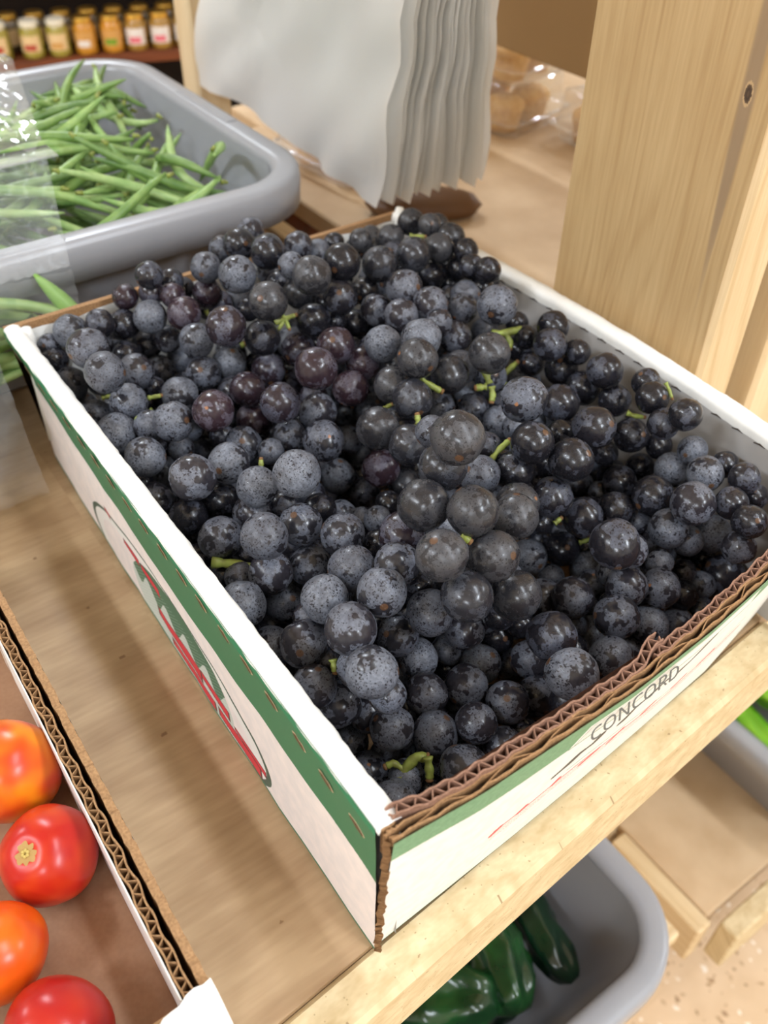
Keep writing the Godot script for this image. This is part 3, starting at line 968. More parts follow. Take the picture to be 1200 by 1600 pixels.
func build_beans() -> void:
	var cells := {}
	var shapes := []
	var caps := []
	for k in 6:
		var len: float = [0.105, 0.12, 0.09, 0.112, 0.098, 0.125][k]
		shapes.append([bean_mesh(600 + k, len, [0.012, 0.006, 0.016, 0.003, 0.02, 0.01][k]), len])
	var na := noise(620, 0.04, 3)
	var mats := []
	for k in 4:
		var c1: Color = [rgb8(162, 188, 114), rgb8(138, 166, 90), rgb8(178, 200, 134), rgb8(122, 150, 82)][k]
		var c2: Color = [rgb8(116, 154, 82), rgb8(100, 134, 66), rgb8(136, 170, 100), rgb8(86, 120, 58)][k]
		var m := triplanar(mat(Color.WHITE, 0.42, picture(96, 96, func(x, y): return c1.lerp(c2, clampf(0.5 + 0.9 * na.get_noise_2d(x, y), 0, 1)))), 18.0)
		mats.append(m)
	var stub := tool()
	add_tube(stub, [Vector3.ZERO, Vector3(-0.003, 0, 0.0006), Vector3(-0.0055, 0.0004, 0.001)], [0.0021, 0.0017, 0.0012], 6)
	var stub_mesh := made(stub)
	rng.seed = 4242
	var drop := func(x: float, z: float, yaw: float, base: Callable, cap: Callable, which: int, label: String, group: String, inside: Callable) -> bool:
		var s: Array = shapes[which]
		var d := Vector2(cos(yaw), -sin(yaw))
		var hs := []
		for q in 9:
			var p: Vector2 = Vector2(x, z) + d * (q / 8.0 - 0.5) * s[1]
			if not inside.call(p): return false
			var key := Vector2i(floori(p.x / 0.005), floori(p.y / 0.005))
			hs.append(maxf(cells.get(key, -9.0), base.call(p)))
		# rest the bean on its highest support near each end
		var a := maxf(maxf(hs[0], hs[1]), hs[2])
		var b := maxf(maxf(hs[6], hs[7]), hs[8])
		var mid := maxf(maxf(hs[3], hs[4]), hs[5])
		if mid > (a + b) / 2.0:
			var up := mid - (a + b) / 2.0
			a += up; b += up
		var tilt := clampf(atan2(b - a, s[1] * 0.75), -0.6, 0.6)
		var y := (a + b) / 2.0 + 0.0037
		if y > cap.call(Vector2(x, z)): return false
		var o := thing("green_bean", label, "bean", Vector3(x, y, z), group)
		o.basis = Basis(Vector3.UP, yaw) * Basis(Vector3.BACK, tilt) * Basis(Vector3.RIGHT, rng.randf_range(-0.5, 0.5) + (PI if rng.randf() < 0.5 else 0.0))
		part("pod", s[0], mats[rng.randi() % 4], o)
		var e := part("stem_end", stub_mesh, M.stem, o)
		e.position = Vector3(-s[1] * 0.495, 0, 0)
		for q in 17:
			var p2: Vector2 = Vector2(x, z) + d * (q / 16.0 - 0.5) * s[1]
			var yy: float = lerpf(a, b, q / 16.0) + 0.0070
			for off in [-1, 0, 1]:
				var w: Vector2 = p2 + Vector2(-d.y, d.x) * off * 0.0035
				var key := Vector2i(floori(w.x / 0.005), floori(w.y / 0.005))
				cells[key] = maxf(cells.get(key, -9.0), yy - absf(off) * 0.0010)
		return true
	# the heap in the tub: high at the back left, low in the near right corner
	var heap := func(p: Vector2) -> float:
		return 0.066 - 0.024 * smoothstep(0.10, 0.24, p.x) * smoothstep(-0.72, -0.48, p.y) - 0.02 * smoothstep(-0.70, -0.77, p.y) + 0.01 * sin(p.x * 40.0) * sin(p.y * 33.0)
	var heap_cap := func(p: Vector2) -> float: return heap.call(p) + 0.060
	var tub_in := func(p: Vector2) -> bool:
		return p.x > -0.16 and p.x < 0.222 and p.y < -0.492 and p.y > -0.764
	var n := 0
	var tries := 0
	while n < 290 and tries < 40000:
		tries += 1
		var x := rng.randf_range(-0.03, 0.215)
		var z := rng.randf_range(-0.765, -0.485)
		if drop.call(x, z, rng.randf_range(-0.9, 0.9) + (PI if rng.randf() < 0.5 else 0.0) + (PI / 2 if rng.randf() < 0.34 else 0.0), heap, heap_cap, rng.randi() % 6, "green bean lying in the loose heap in the grey tub", "green beans heaped in the tub", tub_in): n += 1
	# loose beans in a clear bag between the carton and the tub
	cells.clear()
	var mound := func(p: Vector2) -> float:
		return 0.004 + 0.050 * smoothstep(-0.368, -0.41, p.y) * smoothstep(0.085, 0.03, p.x) - 0.02 * smoothstep(-0.43, -0.468, p.y)
	var mound_cap := func(p: Vector2) -> float: return mound.call(p) + (0.044 if p.y > -0.437 else 0.026)
	var side_in := func(p: Vector2) -> bool:
		return p.x > -0.24 and p.y < (-0.380 if p.x < -0.012 else -0.412) and p.y > -0.466 and p.x < 0.062
	n = 0
	tries = 0
	while n < 90 and tries < 40000:
		tries += 1
		var x := rng.randf_range(-0.13, 0.02)
		var z := rng.randf_range(-0.462, -0.384)
		if drop.call(x, z, rng.randf_range(-0.4, 0.4) + (PI if rng.randf() < 0.5 else 0.0), mound, mound_cap, rng.randi() % 6, "green bean in the clear bag between the grape carton and the tub", "bagged green beans beside the carton", side_in): n += 1
	# one long flat pod that stands up out of that bag
	var pod := thing("green_bean", "long flat bright green bean sticking up against the tub beside the carton", "bean", Vector3(0.047, 0.088, -0.428), "bagged green beans beside the carton")
	var st := tool()
	var pts := []
	var rad := []
	for i in 11:
		var u := i / 10.0
		pts.append(Vector3(0.012, -0.032, 0.012).lerp(Vector3(-0.012, 0.028, -0.008), u) + Vector3(0.004 * sin(u * PI), 0, 0))
		rad.append(0.0004 + 0.0062 * pow(sin(PI * clampf(u * 0.96 + 0.03, 0, 1)), 0.7))
	add_tube(st, pts, rad, 10)
	var pm := part("pod", made(st), mat(rgb8(132, 176, 80), 0.45), pod)
	var e2 := part("stem_end", stub_mesh, M.stem, pod)
	e2.position = Vector3(0.012, -0.032, 0.012)
	pm.scale = Vector3(1, 1, 1)

func crumpled(corners: Array, nu: int, nv: int, amp: float, sd: int, sag := 0.0) -> ArrayMesh:
	var f := noise(sd, 14.0, 3)
	var st := tool()
	var rows := []
	var nrm: Vector3 = (corners[1] - corners[0]).cross(corners[3] - corners[0]).normalized()
	for i in nv + 1:
		var r := []
		for j in nu + 1:
			var u := float(j) / nu
			var v := float(i) / nv
			var p: Vector3 = corners[0].lerp(corners[1], u).lerp(corners[3].lerp(corners[2], u), v)
			var k := f.get_noise_3dv(p * 4.0)
			r.append(p + nrm * amp * (absf(k) * 2.0 - 0.5) + Vector3(0, -sag * sin(PI * u) * sin(PI * v), 0))
		rows.append(r)
	grid(st, rows)
	return made(st)

func build_clear_bags() -> void:
	var t := thing("clear_bag", "crinkled clear plastic bag lying over the beans at the left edge of the tub", "bag", Vector3.ZERO)
	part("film", crumpled([Vector3(-0.06, 0.168, -0.70), Vector3(0.127, 0.170, -0.717), Vector3(0.083, 0.164, -0.520), Vector3(-0.06, 0.160, -0.515)], 40, 30, 0.006, 701), M.film, t)
	part("film", crumpled([Vector3(-0.06, 0.157, -0.512), Vector3(0.083, 0.160, -0.518), Vector3(0.048, 0.134, -0.395), Vector3(-0.06, 0.136, -0.40)], 40, 30, 0.005, 702), M.haze_film, t)
	part("film", crumpled([Vector3(-0.06, 0.135, -0.40), Vector3(0.049, 0.133, -0.396), Vector3(0.052, 0.09, -0.408), Vector3(-0.06, 0.09, -0.41)], 30, 14, 0.004, 703), M.haze_film, t)
	var st := tool()
	add_board(st, Vector3(-0.06, 0.158, -0.529), Vector3(0.088, 0.1595, -0.506), 0.0006)
	part("seam", made(st), M.clear, t, "flat sealed seam of the bag")
	var b := thing("clear_bag", "hazy clear plastic bag holding beans beside the carton's left back corner", "bag", Vector3.ZERO)
	part("film", crumpled([Vector3(-0.25, 0.006, -0.352), Vector3(-0.010, 0.006, -0.360), Vector3(-0.012, 0.102, -0.376), Vector3(-0.25, 0.104, -0.370)], 36, 22, 0.004, 704), M.haze_film, b)
	part("film", crumpled([Vector3(-0.25, 0.105, -0.370), Vector3(-0.012, 0.103, -0.376), Vector3(-0.012, 0.122, -0.425), Vector3(-0.25, 0.124, -0.425)], 36, 16, 0.005, 705), M.film, b)

# ---------------------------------------------------------------- peppers
func pepper_mesh(sd: int, length: float, r0: float, lobes: int, taper: float) -> ArrayMesh:
	var f := noise(sd, 14.0, 2)
	var st := tool()
	var rows := []
	var n := 36
	for i in 25:
		var u := i / 24.0
		var env := pow(maxf(1.0 - pow(absf(2.0 * u - 1.0), 3.2), 0.0), 0.42) * lerpf(1.0, taper, u)
		var r := []
		for j in n + 1:
			var a := TAU * (j % n) / n
			var k := 1.0 - 0.24 * pow(absf(sin(a * lobes * 0.5 + sd + 0.5 * sin(u * 3.0))), 5.0) * (1.0 - 0.25 * u)
			var rr := r0 * env * k * (1.0 + 0.2 * f.get_noise_3d(cos(a) * 0.07, u * length * 2.4, sin(a) * 0.07))
			var y := length * u + 0.012 * (1.0 - u) * (1.0 - u) * -1.0 * cos(a * lobes) * 0.2
			r.append(Vector3(cos(a) * maxf(rr, 0.00002) + 0.008 * sin(u * 2.2 + sd), y, -sin(a) * maxf(rr, 0.00002)))
		rows.append(r)
	grid(st, rows)
	return made(st)

func build_peppers() -> void:
	var tub_in := make_tub("grey plastic tub of dark green peppers under the shelf lip", Vector3(0.005, -0.412, -0.14), 0.264, 0.188, 0.132, "grey plastic tubs")
	var na := noise(721, 0.03, 3)
	var skins := []
	for k in 3:
		var c1: Color = [rgb8(30, 74, 34), rgb8(20, 52, 30), rgb8(42, 92, 36)][k]
		var c2: Color = [rgb8(16, 46, 24), rgb8(10, 30, 20), rgb8(24, 64, 28)][k]
		var m := triplanar(mat(Color.WHITE, 0.2, picture(128, 128, func(x, y): return c1.lerp(c2, clampf(0.5 + na.get_noise_2d(x, y), 0, 1)))), 8.0)
		m.metallic_specular = 0.55
		skins.append(m)
	# position of the stem end, direction towards the tip, length, radius, lobes, taper, skin, label
	var list := [
		[Vector3(0.214, -0.338, -0.076), Vector3(-0.022, -0.002, 0.060), 0.080, 0.0195, 3, 0.78, 1, "dark green pepper with an upright stem beside the tub's right wall"],
		[Vector3(0.166, -0.322, -0.090), Vector3(-0.030, -0.006, 0.07), 0.092, 0.0265, 4, 0.88, 0, "large green pepper in the middle of the tub with deep furrows"],
		[Vector3(0.056, -0.326, -0.068), Vector3(0.065, 0.0, 0.034), 0.088, 0.027, 4, 0.92, 0, "broad green pepper lying crosswise nearest the tub's front"],
		[Vector3(0.208, -0.345, -0.135), Vector3(-0.01, 0.01, 0.05), 0.062, 0.0235, 3, 0.85, 1, "small dark pepper in shade at the tub's back right corner"],
		[Vector3(0.150, -0.345, -0.128), Vector3(-0.05, 0.002, 0.035), 0.08, 0.026, 3, 0.85, 0, "green pepper half hidden under the shelf lip, behind the crosswise one"],
		[Vector3(0.006, -0.332, -0.098), Vector3(0.05, 0.0, 0.018), 0.06, 0.025, 3, 0.85, 2, "bright green pepper at the tub's left, partly under the lip"],
		[Vector3(0.106, -0.384, -0.035), Vector3(0.08, 0.0, 0.004), 0.075, 0.018, 3, 0.8, 1, "dark pepper at the bottom of the tub below the furrowed one"],
		[Vector3(-0.01, -0.380, -0.035), Vector3(0.08, 0.0, 0.002), 0.095, 0.021, 4, 0.8, 0, "green pepper under the crosswise one by the tub's front wall"]]
	for k in list.size():
		var s: Array = list[k]
		var o := thing("green_pepper", s[7], "pepper", s[0], "dark green peppers in the tub")
		var d: Vector3 = s[1].normalized()
		var side := d.cross(Vector3.UP).normalized()
		o.basis = Basis(side, d, side.cross(d)) * Basis(Vector3.UP, k * 1.3)
		part("flesh", pepper_mesh(730 + k, s[2], s[3], s[4], s[5]), skins[s[6]], o)
		var st := tool()
		var pts := []
		var rad := []
		for i in 8:
			var u := i / 7.0
			pts.append(Vector3(0.012 * u * u * sin(k * 2.0) + 0.008 * sin(732.0 + k) * 0.3, 0.004 - 0.034 * u, 0.012 * u * u * cos(k * 2.0)))
			rad.append(lerpf(0.0052, 0.0028, minf(1.0, u * 2.0)))
		add_tube(st, pts, rad, 8)
		part("stem", made(st), mat(rgb8(112, 142, 52), 0.5), o)
	# another tub with long light green peppers, on the lower shelf to the right
	var t2 := make_tub("grey plastic tub of bright green peppers on the lower right shelf", Vector3(0.795, -0.55, -0.215), 0.262, 0.262, 0.132, "grey plastic tubs")
	var fresh := triplanar(mat(Color.WHITE, 0.26, picture(128, 128, func(x, y): return rgb8(150, 208, 60).lerp(rgb8(84, 152, 26), clampf(0.5 + 1.1 * na.get_noise_2d(x, y * 0.4), 0, 1)))), 7.0)
	rng.seed = 91
	for k in 18:
		var row := k % 6
		var o := thing("long_pepper", "long bright green pepper in the tub on the lower right shelf", "pepper", Vector3(0.607 + 0.043 * row - [0.0, 0.006, 0.03][k / 6], -0.474 + 0.044 * (k / 6) + 0.003 * sin(k * 3.0), -0.242 + 0.012 * sin(k * 2.0)), "bright green peppers in the right tub")
		var d := Vector3(0.16 * sin(k * 1.7), -0.03, 1.0).normalized()
		var side := d.cross(Vector3.UP).normalized()
		o.basis = Basis(side, d, side.cross(d))
		part("flesh", pepper_mesh(760 + k % 3, 0.22, 0.0195, 3, 0.6), fresh, o)
		var st := tool()
		add_tube(st, [Vector3(0.003, 0.003, 0), Vector3(0, -0.01, 0.001), Vector3(0, -0.022, 0.004)], [0.005, 0.003, 0.0026], 7)
		part("stem", made(st), M.stem, o)

# ---------------------------------------------------------------- hanging produce bags
func build_bags() -> void:
	var t := thing("produce_bag_pack", "pack of thin white plastic produce bags hanging beside the post", "bags")
	var f := noise(801, 6.0, 2)
	var n := 17
	for s in n:
		var k := float(s) / (n - 1)
		var near_low := Vector3(lerpf(0.3275, 0.418, k), 0.079 + 0.012 * k + 0.003 * sin(s * 2.6), lerpf(-0.462, -0.436, k) + 0.003 * sin(s * 1.9))
		var near_top := Vector3(lerpf(0.302, 0.349, k), 0.25, lerpf(-0.392, -0.362, k))
		var far_low := Vector3(lerpf(0.331, 0.352, k), 0.092 + 0.002 * sin(s * 3.0), -0.783 + 0.002 * s)
		var far_top := Vector3(lerpf(0.3305, 0.345, k), 0.175, -0.757 + 0.002 * s)
		var st := tool()
		var rows := []
		for i in 27:
			var v := i / 26.0
			var r := []
			var a: Vector3 = near_low + (near_top - near_low) * v * 2.4
			var b: Vector3 = far_low + (far_top - far_low) * v * 4.4
			for j in 31:
				var u := j / 30.0
				var p := a.lerp(b, u)
				# soft folds: a billow near the free edge, diagonal creases across the face
				var bow := 0.010 * sin(PI * u) * (1.0 - v) + 0.006 * exp(-pow((u - 0.14) / 0.07, 2.0)) * sin(3.0 + v * 4.0)
				var crease := 0.0032 * sin((u * 2.2 + v * 3.0) * 9.0 + 3.0 * f.get_noise_2d(u * 0.3, v * 0.3)) * (1.0 - v * 0.5)
				var soft := 0.010 * f.get_noise_3d(u * 0.4, v * 0.3, s * 0.02)
				p.x += (bow + crease + soft) * (1.0 if s == 0 else 0.55) - 0.004 * (1.0 if s == 0 else 0.0)
				p.x += 0.0012 * sin(u * 50.0 + s * 2.0) * exp(-u * 9.0)
				if j < 3: p.z += 0.0014 * f.get_noise_2d(v * 1.2, s * 3.0)
				r.append(p)
			rows.append(r)
		grid(st, rows, [], true)
		part("bag_sheet", made(st), M.bag, t)
	var rod := tool()
	add_tube(rod, [Vector3(0.345, 0.485, -0.7995), Vector3(0.345, 0.485, -0.6), Vector3(0.345, 0.485, -0.2625)], [0.004, 0.004, 0.004], 10)
	part("hanging_rod", made(rod), M.steel, t)

# ---------------------------------------------------------------- baked goods on the counter behind
func frustum(hx0: float, hz0: float, hx1: float, hz1: float, h: float, r := 0.012, up := true) -> ArrayMesh:
	var st := tool()
	var rows := [rounded(hx0 + 0.007, hz0 + 0.007, r + 0.004, 0.0, 4), rounded(hx0, hz0, r, 0.0006, 4), rounded(lerpf(hx0, hx1, 0.5), lerpf(hz0, hz1, 0.5), r, h * 0.6, 4), rounded(hx1 + 0.002, hz1 + 0.002, r, h * 0.94, 4), rounded(hx1 - 0.004, hz1 - 0.004, r * 0.8, h, 4), rounded(0.001, 0.001, 0.0004, h, 4)]
	if not up:
		for row in rows:
			for k in row.size(): row[k].y = -row[k].y
		rows.reverse()
	grid(st, rows)
	return made(st)

func build_bakery() -> void:
	var c := thing("bakery_counter", "tan paper covered counter with boxed cookies behind the post", "counter")
	part("counter_top", board(Vector3(0.445, -0.022, -0.96), Vector3(1.6, 0.0, -0.3), 0.002, 2), M.tan_paper, c)
	part("counter_top", board(Vector3(0.371, -0.022, -0.88), Vector3(0.444, 0.0, -0.27), 0.002, 2), M.tan_paper, c)
	part("counter_side", board(Vector3(0.372, -0.75, -0.86), Vector3(0.390, -0.0225, -0.30), 0.002, 1), M.dark_wood, c)
	part("upper_panel", board(Vector3(0.615, 0.116, -0.95), Vector3(0.633, 0.55, -0.34), 0.002, 2), mat(rgb8(176, 144, 100), 0.6), c, "brown panel of the shelf above the cookies")
	var na := noise(841, 2.0, 3)
	var crust := triplanar(mat(Color.WHITE, 0.6, picture(128, 128, func(x, y): return rgb8(250, 208, 130).lerp(rgb8(228, 168, 86), clampf(0.4 + na.get_noise_2d(x * 0.02, y * 0.02), 0, 1)))), 20.0)
	var prof := []
	for p in [[0, 0], [0.017, 0], [0.019, 0.003], [0.0225, 0.022], [0.0245, 0.026], [0.0235, 0.032], [0.018, 0.037], [0.009, 0.0395], [0, 0.040]]: prof.append(Vector2(p[0], p[1]))
	var cake := lathe(prof, 18)
	var label_mat := mat(rgb8(240, 236, 232), 0.4)
	var red := mat(rgb8(206, 62, 50), 0.4)
	var boxes := [
		[Vector3(0.705, 0.0, -0.742), 0.18, "clear box of golden cakes, lower of the stack behind the bags"],
		[Vector3(0.705, 0.0585, -0.742), 0.22, "clear box of golden cakes on top of the stack behind the bags"],
		[Vector3(0.765, 0.0, -0.585), -0.1, "clear box of golden cakes half hidden behind the knotted plank"],
		[Vector3(0.470, 0.0, -0.722), 0.1, "clear box of golden cakes below the hanging bags by the tub's corner"]]
	var told := ["in the lower stacked box", "in the upper stacked box", "in the box behind the plank", "in the box below the bags"]
	for k in boxes.size():
		var b: Array = boxes[k]
		var t := thing("clamshell_box", b[2], "container", b[0], "clear boxes of cakes")
		t.rotation.y = b[1]
		var lower := part("tray", frustum(0.056, 0.066, 0.050, 0.060, 0.018, 0.012, false), M.clear, t)
		lower.position.y = 0.0182
		var lid := part("lid", frustum(0.056, 0.066, 0.050, 0.060, 0.039), M.clear, t)
		lid.position.y = 0.0186
		var sticker := part("sticker", board(Vector3(-0.03, 0.0579, -0.03), Vector3(0.02, 0.0582, 0.035), 0.00005), label_mat, t)
		part("print", board(Vector3(-0.012, 0.05822, -0.012), Vector3(0.006, 0.0583, 0.012), 0.00002), red, sticker)
		for q in 4:
			var off := Vector3([-1, 1, -1, 1][q] * 0.0252, 0.0005, [-1, -1, 1, 1][q] * 0.030)
			var m := thing("cup_cake", "golden brown cup cake " + told[k], "cake", b[0] + Basis(Vector3.UP, b[1]) * off, "cup cakes " + told[k])
			part("crumb", cake, crust, m)
	# a dark loaf in film just behind the carton's far corner
	var lf := thing("bread_loaf", "dark brown loaf lying behind the carton's far corner, below the bags", "bread", Vector3(0.458, 0.0, -0.570))
	var st := tool()
	var rows := []
	for i in 15:
		var u := i / 14.0
		var r := []
		for j in 21:
			var a := TAU * (j % 20) / 20.0
			var s := pow(maxf(sin(PI * u), 0.00002), 0.35)
			r.append(Vector3(cos(a) * 0.026 * s, maxf(0.0, 0.011 + sin(a) * 0.016 * s), (u - 0.5) * 0.12))
		rows.append(r)
	grid(st, rows, [], false)
	part("crust", made(st), mat(rgb8(104, 72, 44), 0.5), lf)
	lf.rotation.y = 0.95
	var cut := thing("plastic_wrapper", "thin crumpled clear wrapper lying on the counter beside the plank", "wrapper", Vector3(0.55, 0.001, -0.40))
	part("film", crumpled([Vector3(-0.03, 0, 0.03), Vector3(0.05, 0, 0.04), Vector3(0.06, 0.004, -0.03), Vector3(-0.02, 0.004, -0.03)], 22, 18, 0.005, 811), M.film, cut)

# ---------------------------------------------------------------- jars across the aisle
func build_jars() -> void:
	var unit := thing("jar_rack", "dark wooden rack with rows of jars across the aisle", "shelf", Vector3(0.45, 0, -2.05))
	unit.rotation.y = -atan(0.316)
	for s in [[-0.204, 0], [-0.425, 1], [0.03, 2]]:
		part("rack_shelf", board(Vector3(-1.0, s[0] - 0.022, -0.22), Vector3(1.3, s[0], 0.035), 0.002, 0), M.dark_wood, unit)
	part("rack_back", board(Vector3(-1.0, -0.75, -0.24), Vector3(1.3, 0.35, -0.222), 0.002, 0), M.black_wood, unit)
	part("rack_side", board(Vector3(1.301, -0.75, -0.24), Vector3(1.32, 0.35, 0.035), 0.002, 1), M.dark_wood, unit)
	part("rack_side", board(Vector3(-1.02, -0.75, -0.24), Vector3(-1.001, 0.35, 0.035), 0.002, 1), M.dark_wood, unit)
	var body := lathe([Vector2(0, 0), Vector2(0.020, 0), Vector2(0.0225, 0.002), Vector2(0.023, 0.006), Vector2(0.023, 0.050), Vector2(0.0215, 0.056), Vector2(0.0185, 0.060), Vector2(0.0182, 0.064), Vector2(0, 0.064)], 24)
	var lid := lathe([Vector2(0, 0.060), Vector2(0.0192, 0.060), Vector2(0.0198, 0.061), Vector2(0.0198, 0.071), Vector2(0.0188, 0.0728), Vector2(0.015, 0.0728), Vector2(0.0145, 0.072), Vector2(0, 0.072)], 24)
	var band := func(y0: float, y1: float, half: float) -> ArrayMesh:
		var st := tool()
		var a := []
		var b := []
		for j in 13:
			var an := lerpf(-half, half, j / 12.0) - PI / 2
			a.append(Vector3(cos(an) * 0.0233, y0, -sin(an) * 0.0233)); b.append(Vector3(cos(an) * 0.0233, y1, -sin(an) * 0.0233))
		grid(st, [a, b])
		return made(st)
	var gold := mat(rgb8(222, 178, 84), 0.3)
	gold.metallic = 0.85
	var cream := mat(rgb8(238, 232, 214), 0.4)
	var honey := mat(rgb8(206, 140, 16), 0.12)
	var pickle := mat(rgb8(164, 150, 52), 0.12)
	var amber := mat(rgb8(170, 128, 44), 0.12)
	var brownish := mat(rgb8(92, 78, 50), 0.12)
	for m in [honey, pickle, amber, brownish]:
		m.clearcoat_enabled = true
		m.clearcoat = 1.0
	var tan_label := mat(rgb8(232, 202, 152), 0.5)
	var white_label := mat(rgb8(238, 230, 226), 0.5)
	var pink := mat(rgb8(232, 116, 132), 0.5)
	var reddish := mat(rgb8(186, 78, 58), 0.5)
	var tawny := mat(rgb8(214, 160, 88), 0.5)
	var green := mat(rgb8(122, 160, 40), 0.5)
	# x along the rack, contents, lid, label, accent, words
	var row := [
		[-0.055, pickle, cream, tan_label, reddish, "pickle jar with cream lid, cut by the left picture edge"],
		[0.005, pickle, cream, tan_label, reddish, "pickle jar with cream lid and tan label, first whole jar from the left"],
		[0.072, pickle, cream, tan_label, reddish, "pickle jar with cream lid and reddish print, second whole jar from the left"],
		[0.127, pickle, cream, tan_label, tawny, "jar with cream lid and tan label, just left of the golden honey jars"],
		[0.183, honey, gold, tawny, white_label, "golden honey jar with gold lid and brown label"],
		[0.240, honey, gold, tawny, green, "golden honey jar with gold lid and a touch of green on its label"],
		[0.292, amber, gold, white_label, pink, "gold lidded jar with white and pink label, leftmost of three"],
		[0.346, amber, gold, white_label, pink, "gold lidded jar with white and pink label, middle of three"],
		[0.398, amber, gold, white_label, pink, "gold lidded jar with white and pink label, rightmost of three"],
		[0.452, brownish, cream, tan_label, tan_label, "dark jar with pale lid and tan label beside the wooden post"]]
	var put := func(x: float, y: float, z: float, s: Array, group: String) -> void:
		var p: Vector3 = unit.transform * Vector3(x, y, z)
		var t := thing("glass_jar", s[5], "jar", p, group)
		t.rotation.y = unit.rotation.y - 0.25
		part("glass", body, s[1], t)
		part("lid", lid, s[2], t)
		var lb := part("label", band.call(0.014, 0.046, 1.0), s[3], t)
		var ac := part("print", band.call(0.017, 0.029, 0.55), s[4], lb)
		ac.scale = Vector3(1.012, 1, 1.012)
	for s in row: put.call(s[0], -0.2039, 0.006, s, "jars on the upper rack shelf")
	for k in 4:
		put.call(0.30 + 0.056 * k, -0.4249, 0.004, [0, honey, gold, tawny, tawny, "gold lidded jar on the lower rack shelf, seen past the tub's corner"], "jars on the lower rack shelf")
	for k in 9:
		put.call(0.03 + 0.056 * k, -0.2039, -0.055, [0, brownish, gold, tan_label, tan_label, "jar in the back row of the rack, only its lid showing"], "jars in the back row")

# ---------------------------------------------------------------- build
func _ready() -> void:
	# camera
	var cam := Camera3D.new()
	cam.name = "camera"
	add_child(cam)
	cam.transform = Transform3D(Basis(CAM_RIGHT, CAM_UP, CAM_BACK), CAM_AT)
	cam.near = 0.02
	cam.far = 30.0
	var lens := CameraAttributesPhysical.new()
	lens.frustum_focal_length = 21.11
	lens.frustum_focus_distance = 0.41
	lens.frustum_near = 0.02
	lens.frustum_far = 30.0
	lens.exposure_aperture = 6.0
	cam.attributes = lens
	cam.fov = 59.23
	cam.current = true
	# surroundings: a closed room, lit by its own strip lights only
	var env := Environment.new()
	env.background_mode = Environment.BG_COLOR
	env.background_color = Color(0.05, 0.05, 0.05)
	env.tonemap_mode = Environment.TONE_MAPPER_LINEAR
	env.tonemap_exposure = 0.9
	env.sdfgi_enabled = true
	env.ssao_enabled = true
	env.ssil_enabled = true
	var we := WorldEnvironment.new()
	we.name = "surroundings"
	we.environment = env
	add_child(we)
	make_materials()
	build_room()
	ceiling_light(-2.0, -0.3, 8.0, "to the left of the stand")
	ceiling_light(0.62, 0.75, 2.2, "above the front of the stand")
	ceiling_light(0.8, 2.5, 8.0, "behind the photographer")
	ceiling_light(3.3, 1.6, 6.6, "to the right in front")
	ceiling_light(0.7, -2.6, 5.4, "above the aisle behind the stand")
	ceiling_light(-2.0, 2.2, 6.6, "to the left behind the photographer")
	ceiling_light(3.3, -1.6, 7.4, "to the right at the back")
	ceiling_light(-2.0, -3.0, 5.4, "to the left at the back")
	print("room")
	build_stand()
	build_carton()
	print("carton")
	build_grapes()
	print("grapes")
	build_tomatoes()
	make_tub("grey plastic tub of green beans behind the grape carton", Vector3(0.004, 0.0005, -0.628), 0.264, 0.188, 0.127, "grey plastic tubs")
	build_beans()
	build_clear_bags()
	build_peppers()
	print("produce")
	build_bags()
	build_bakery()
	build_jars()
	print("done")

const CAM_RIGHT := Vector3(0.815464, 0.011896, 0.578686)
const CAM_UP := Vector3(0.384536, 0.736122, -0.557007)
const CAM_BACK := Vector3(-0.432609, 0.676745, 0.595706)
const CAM_AT := Vector3(-0.091525, 0.399739, 0.127731)
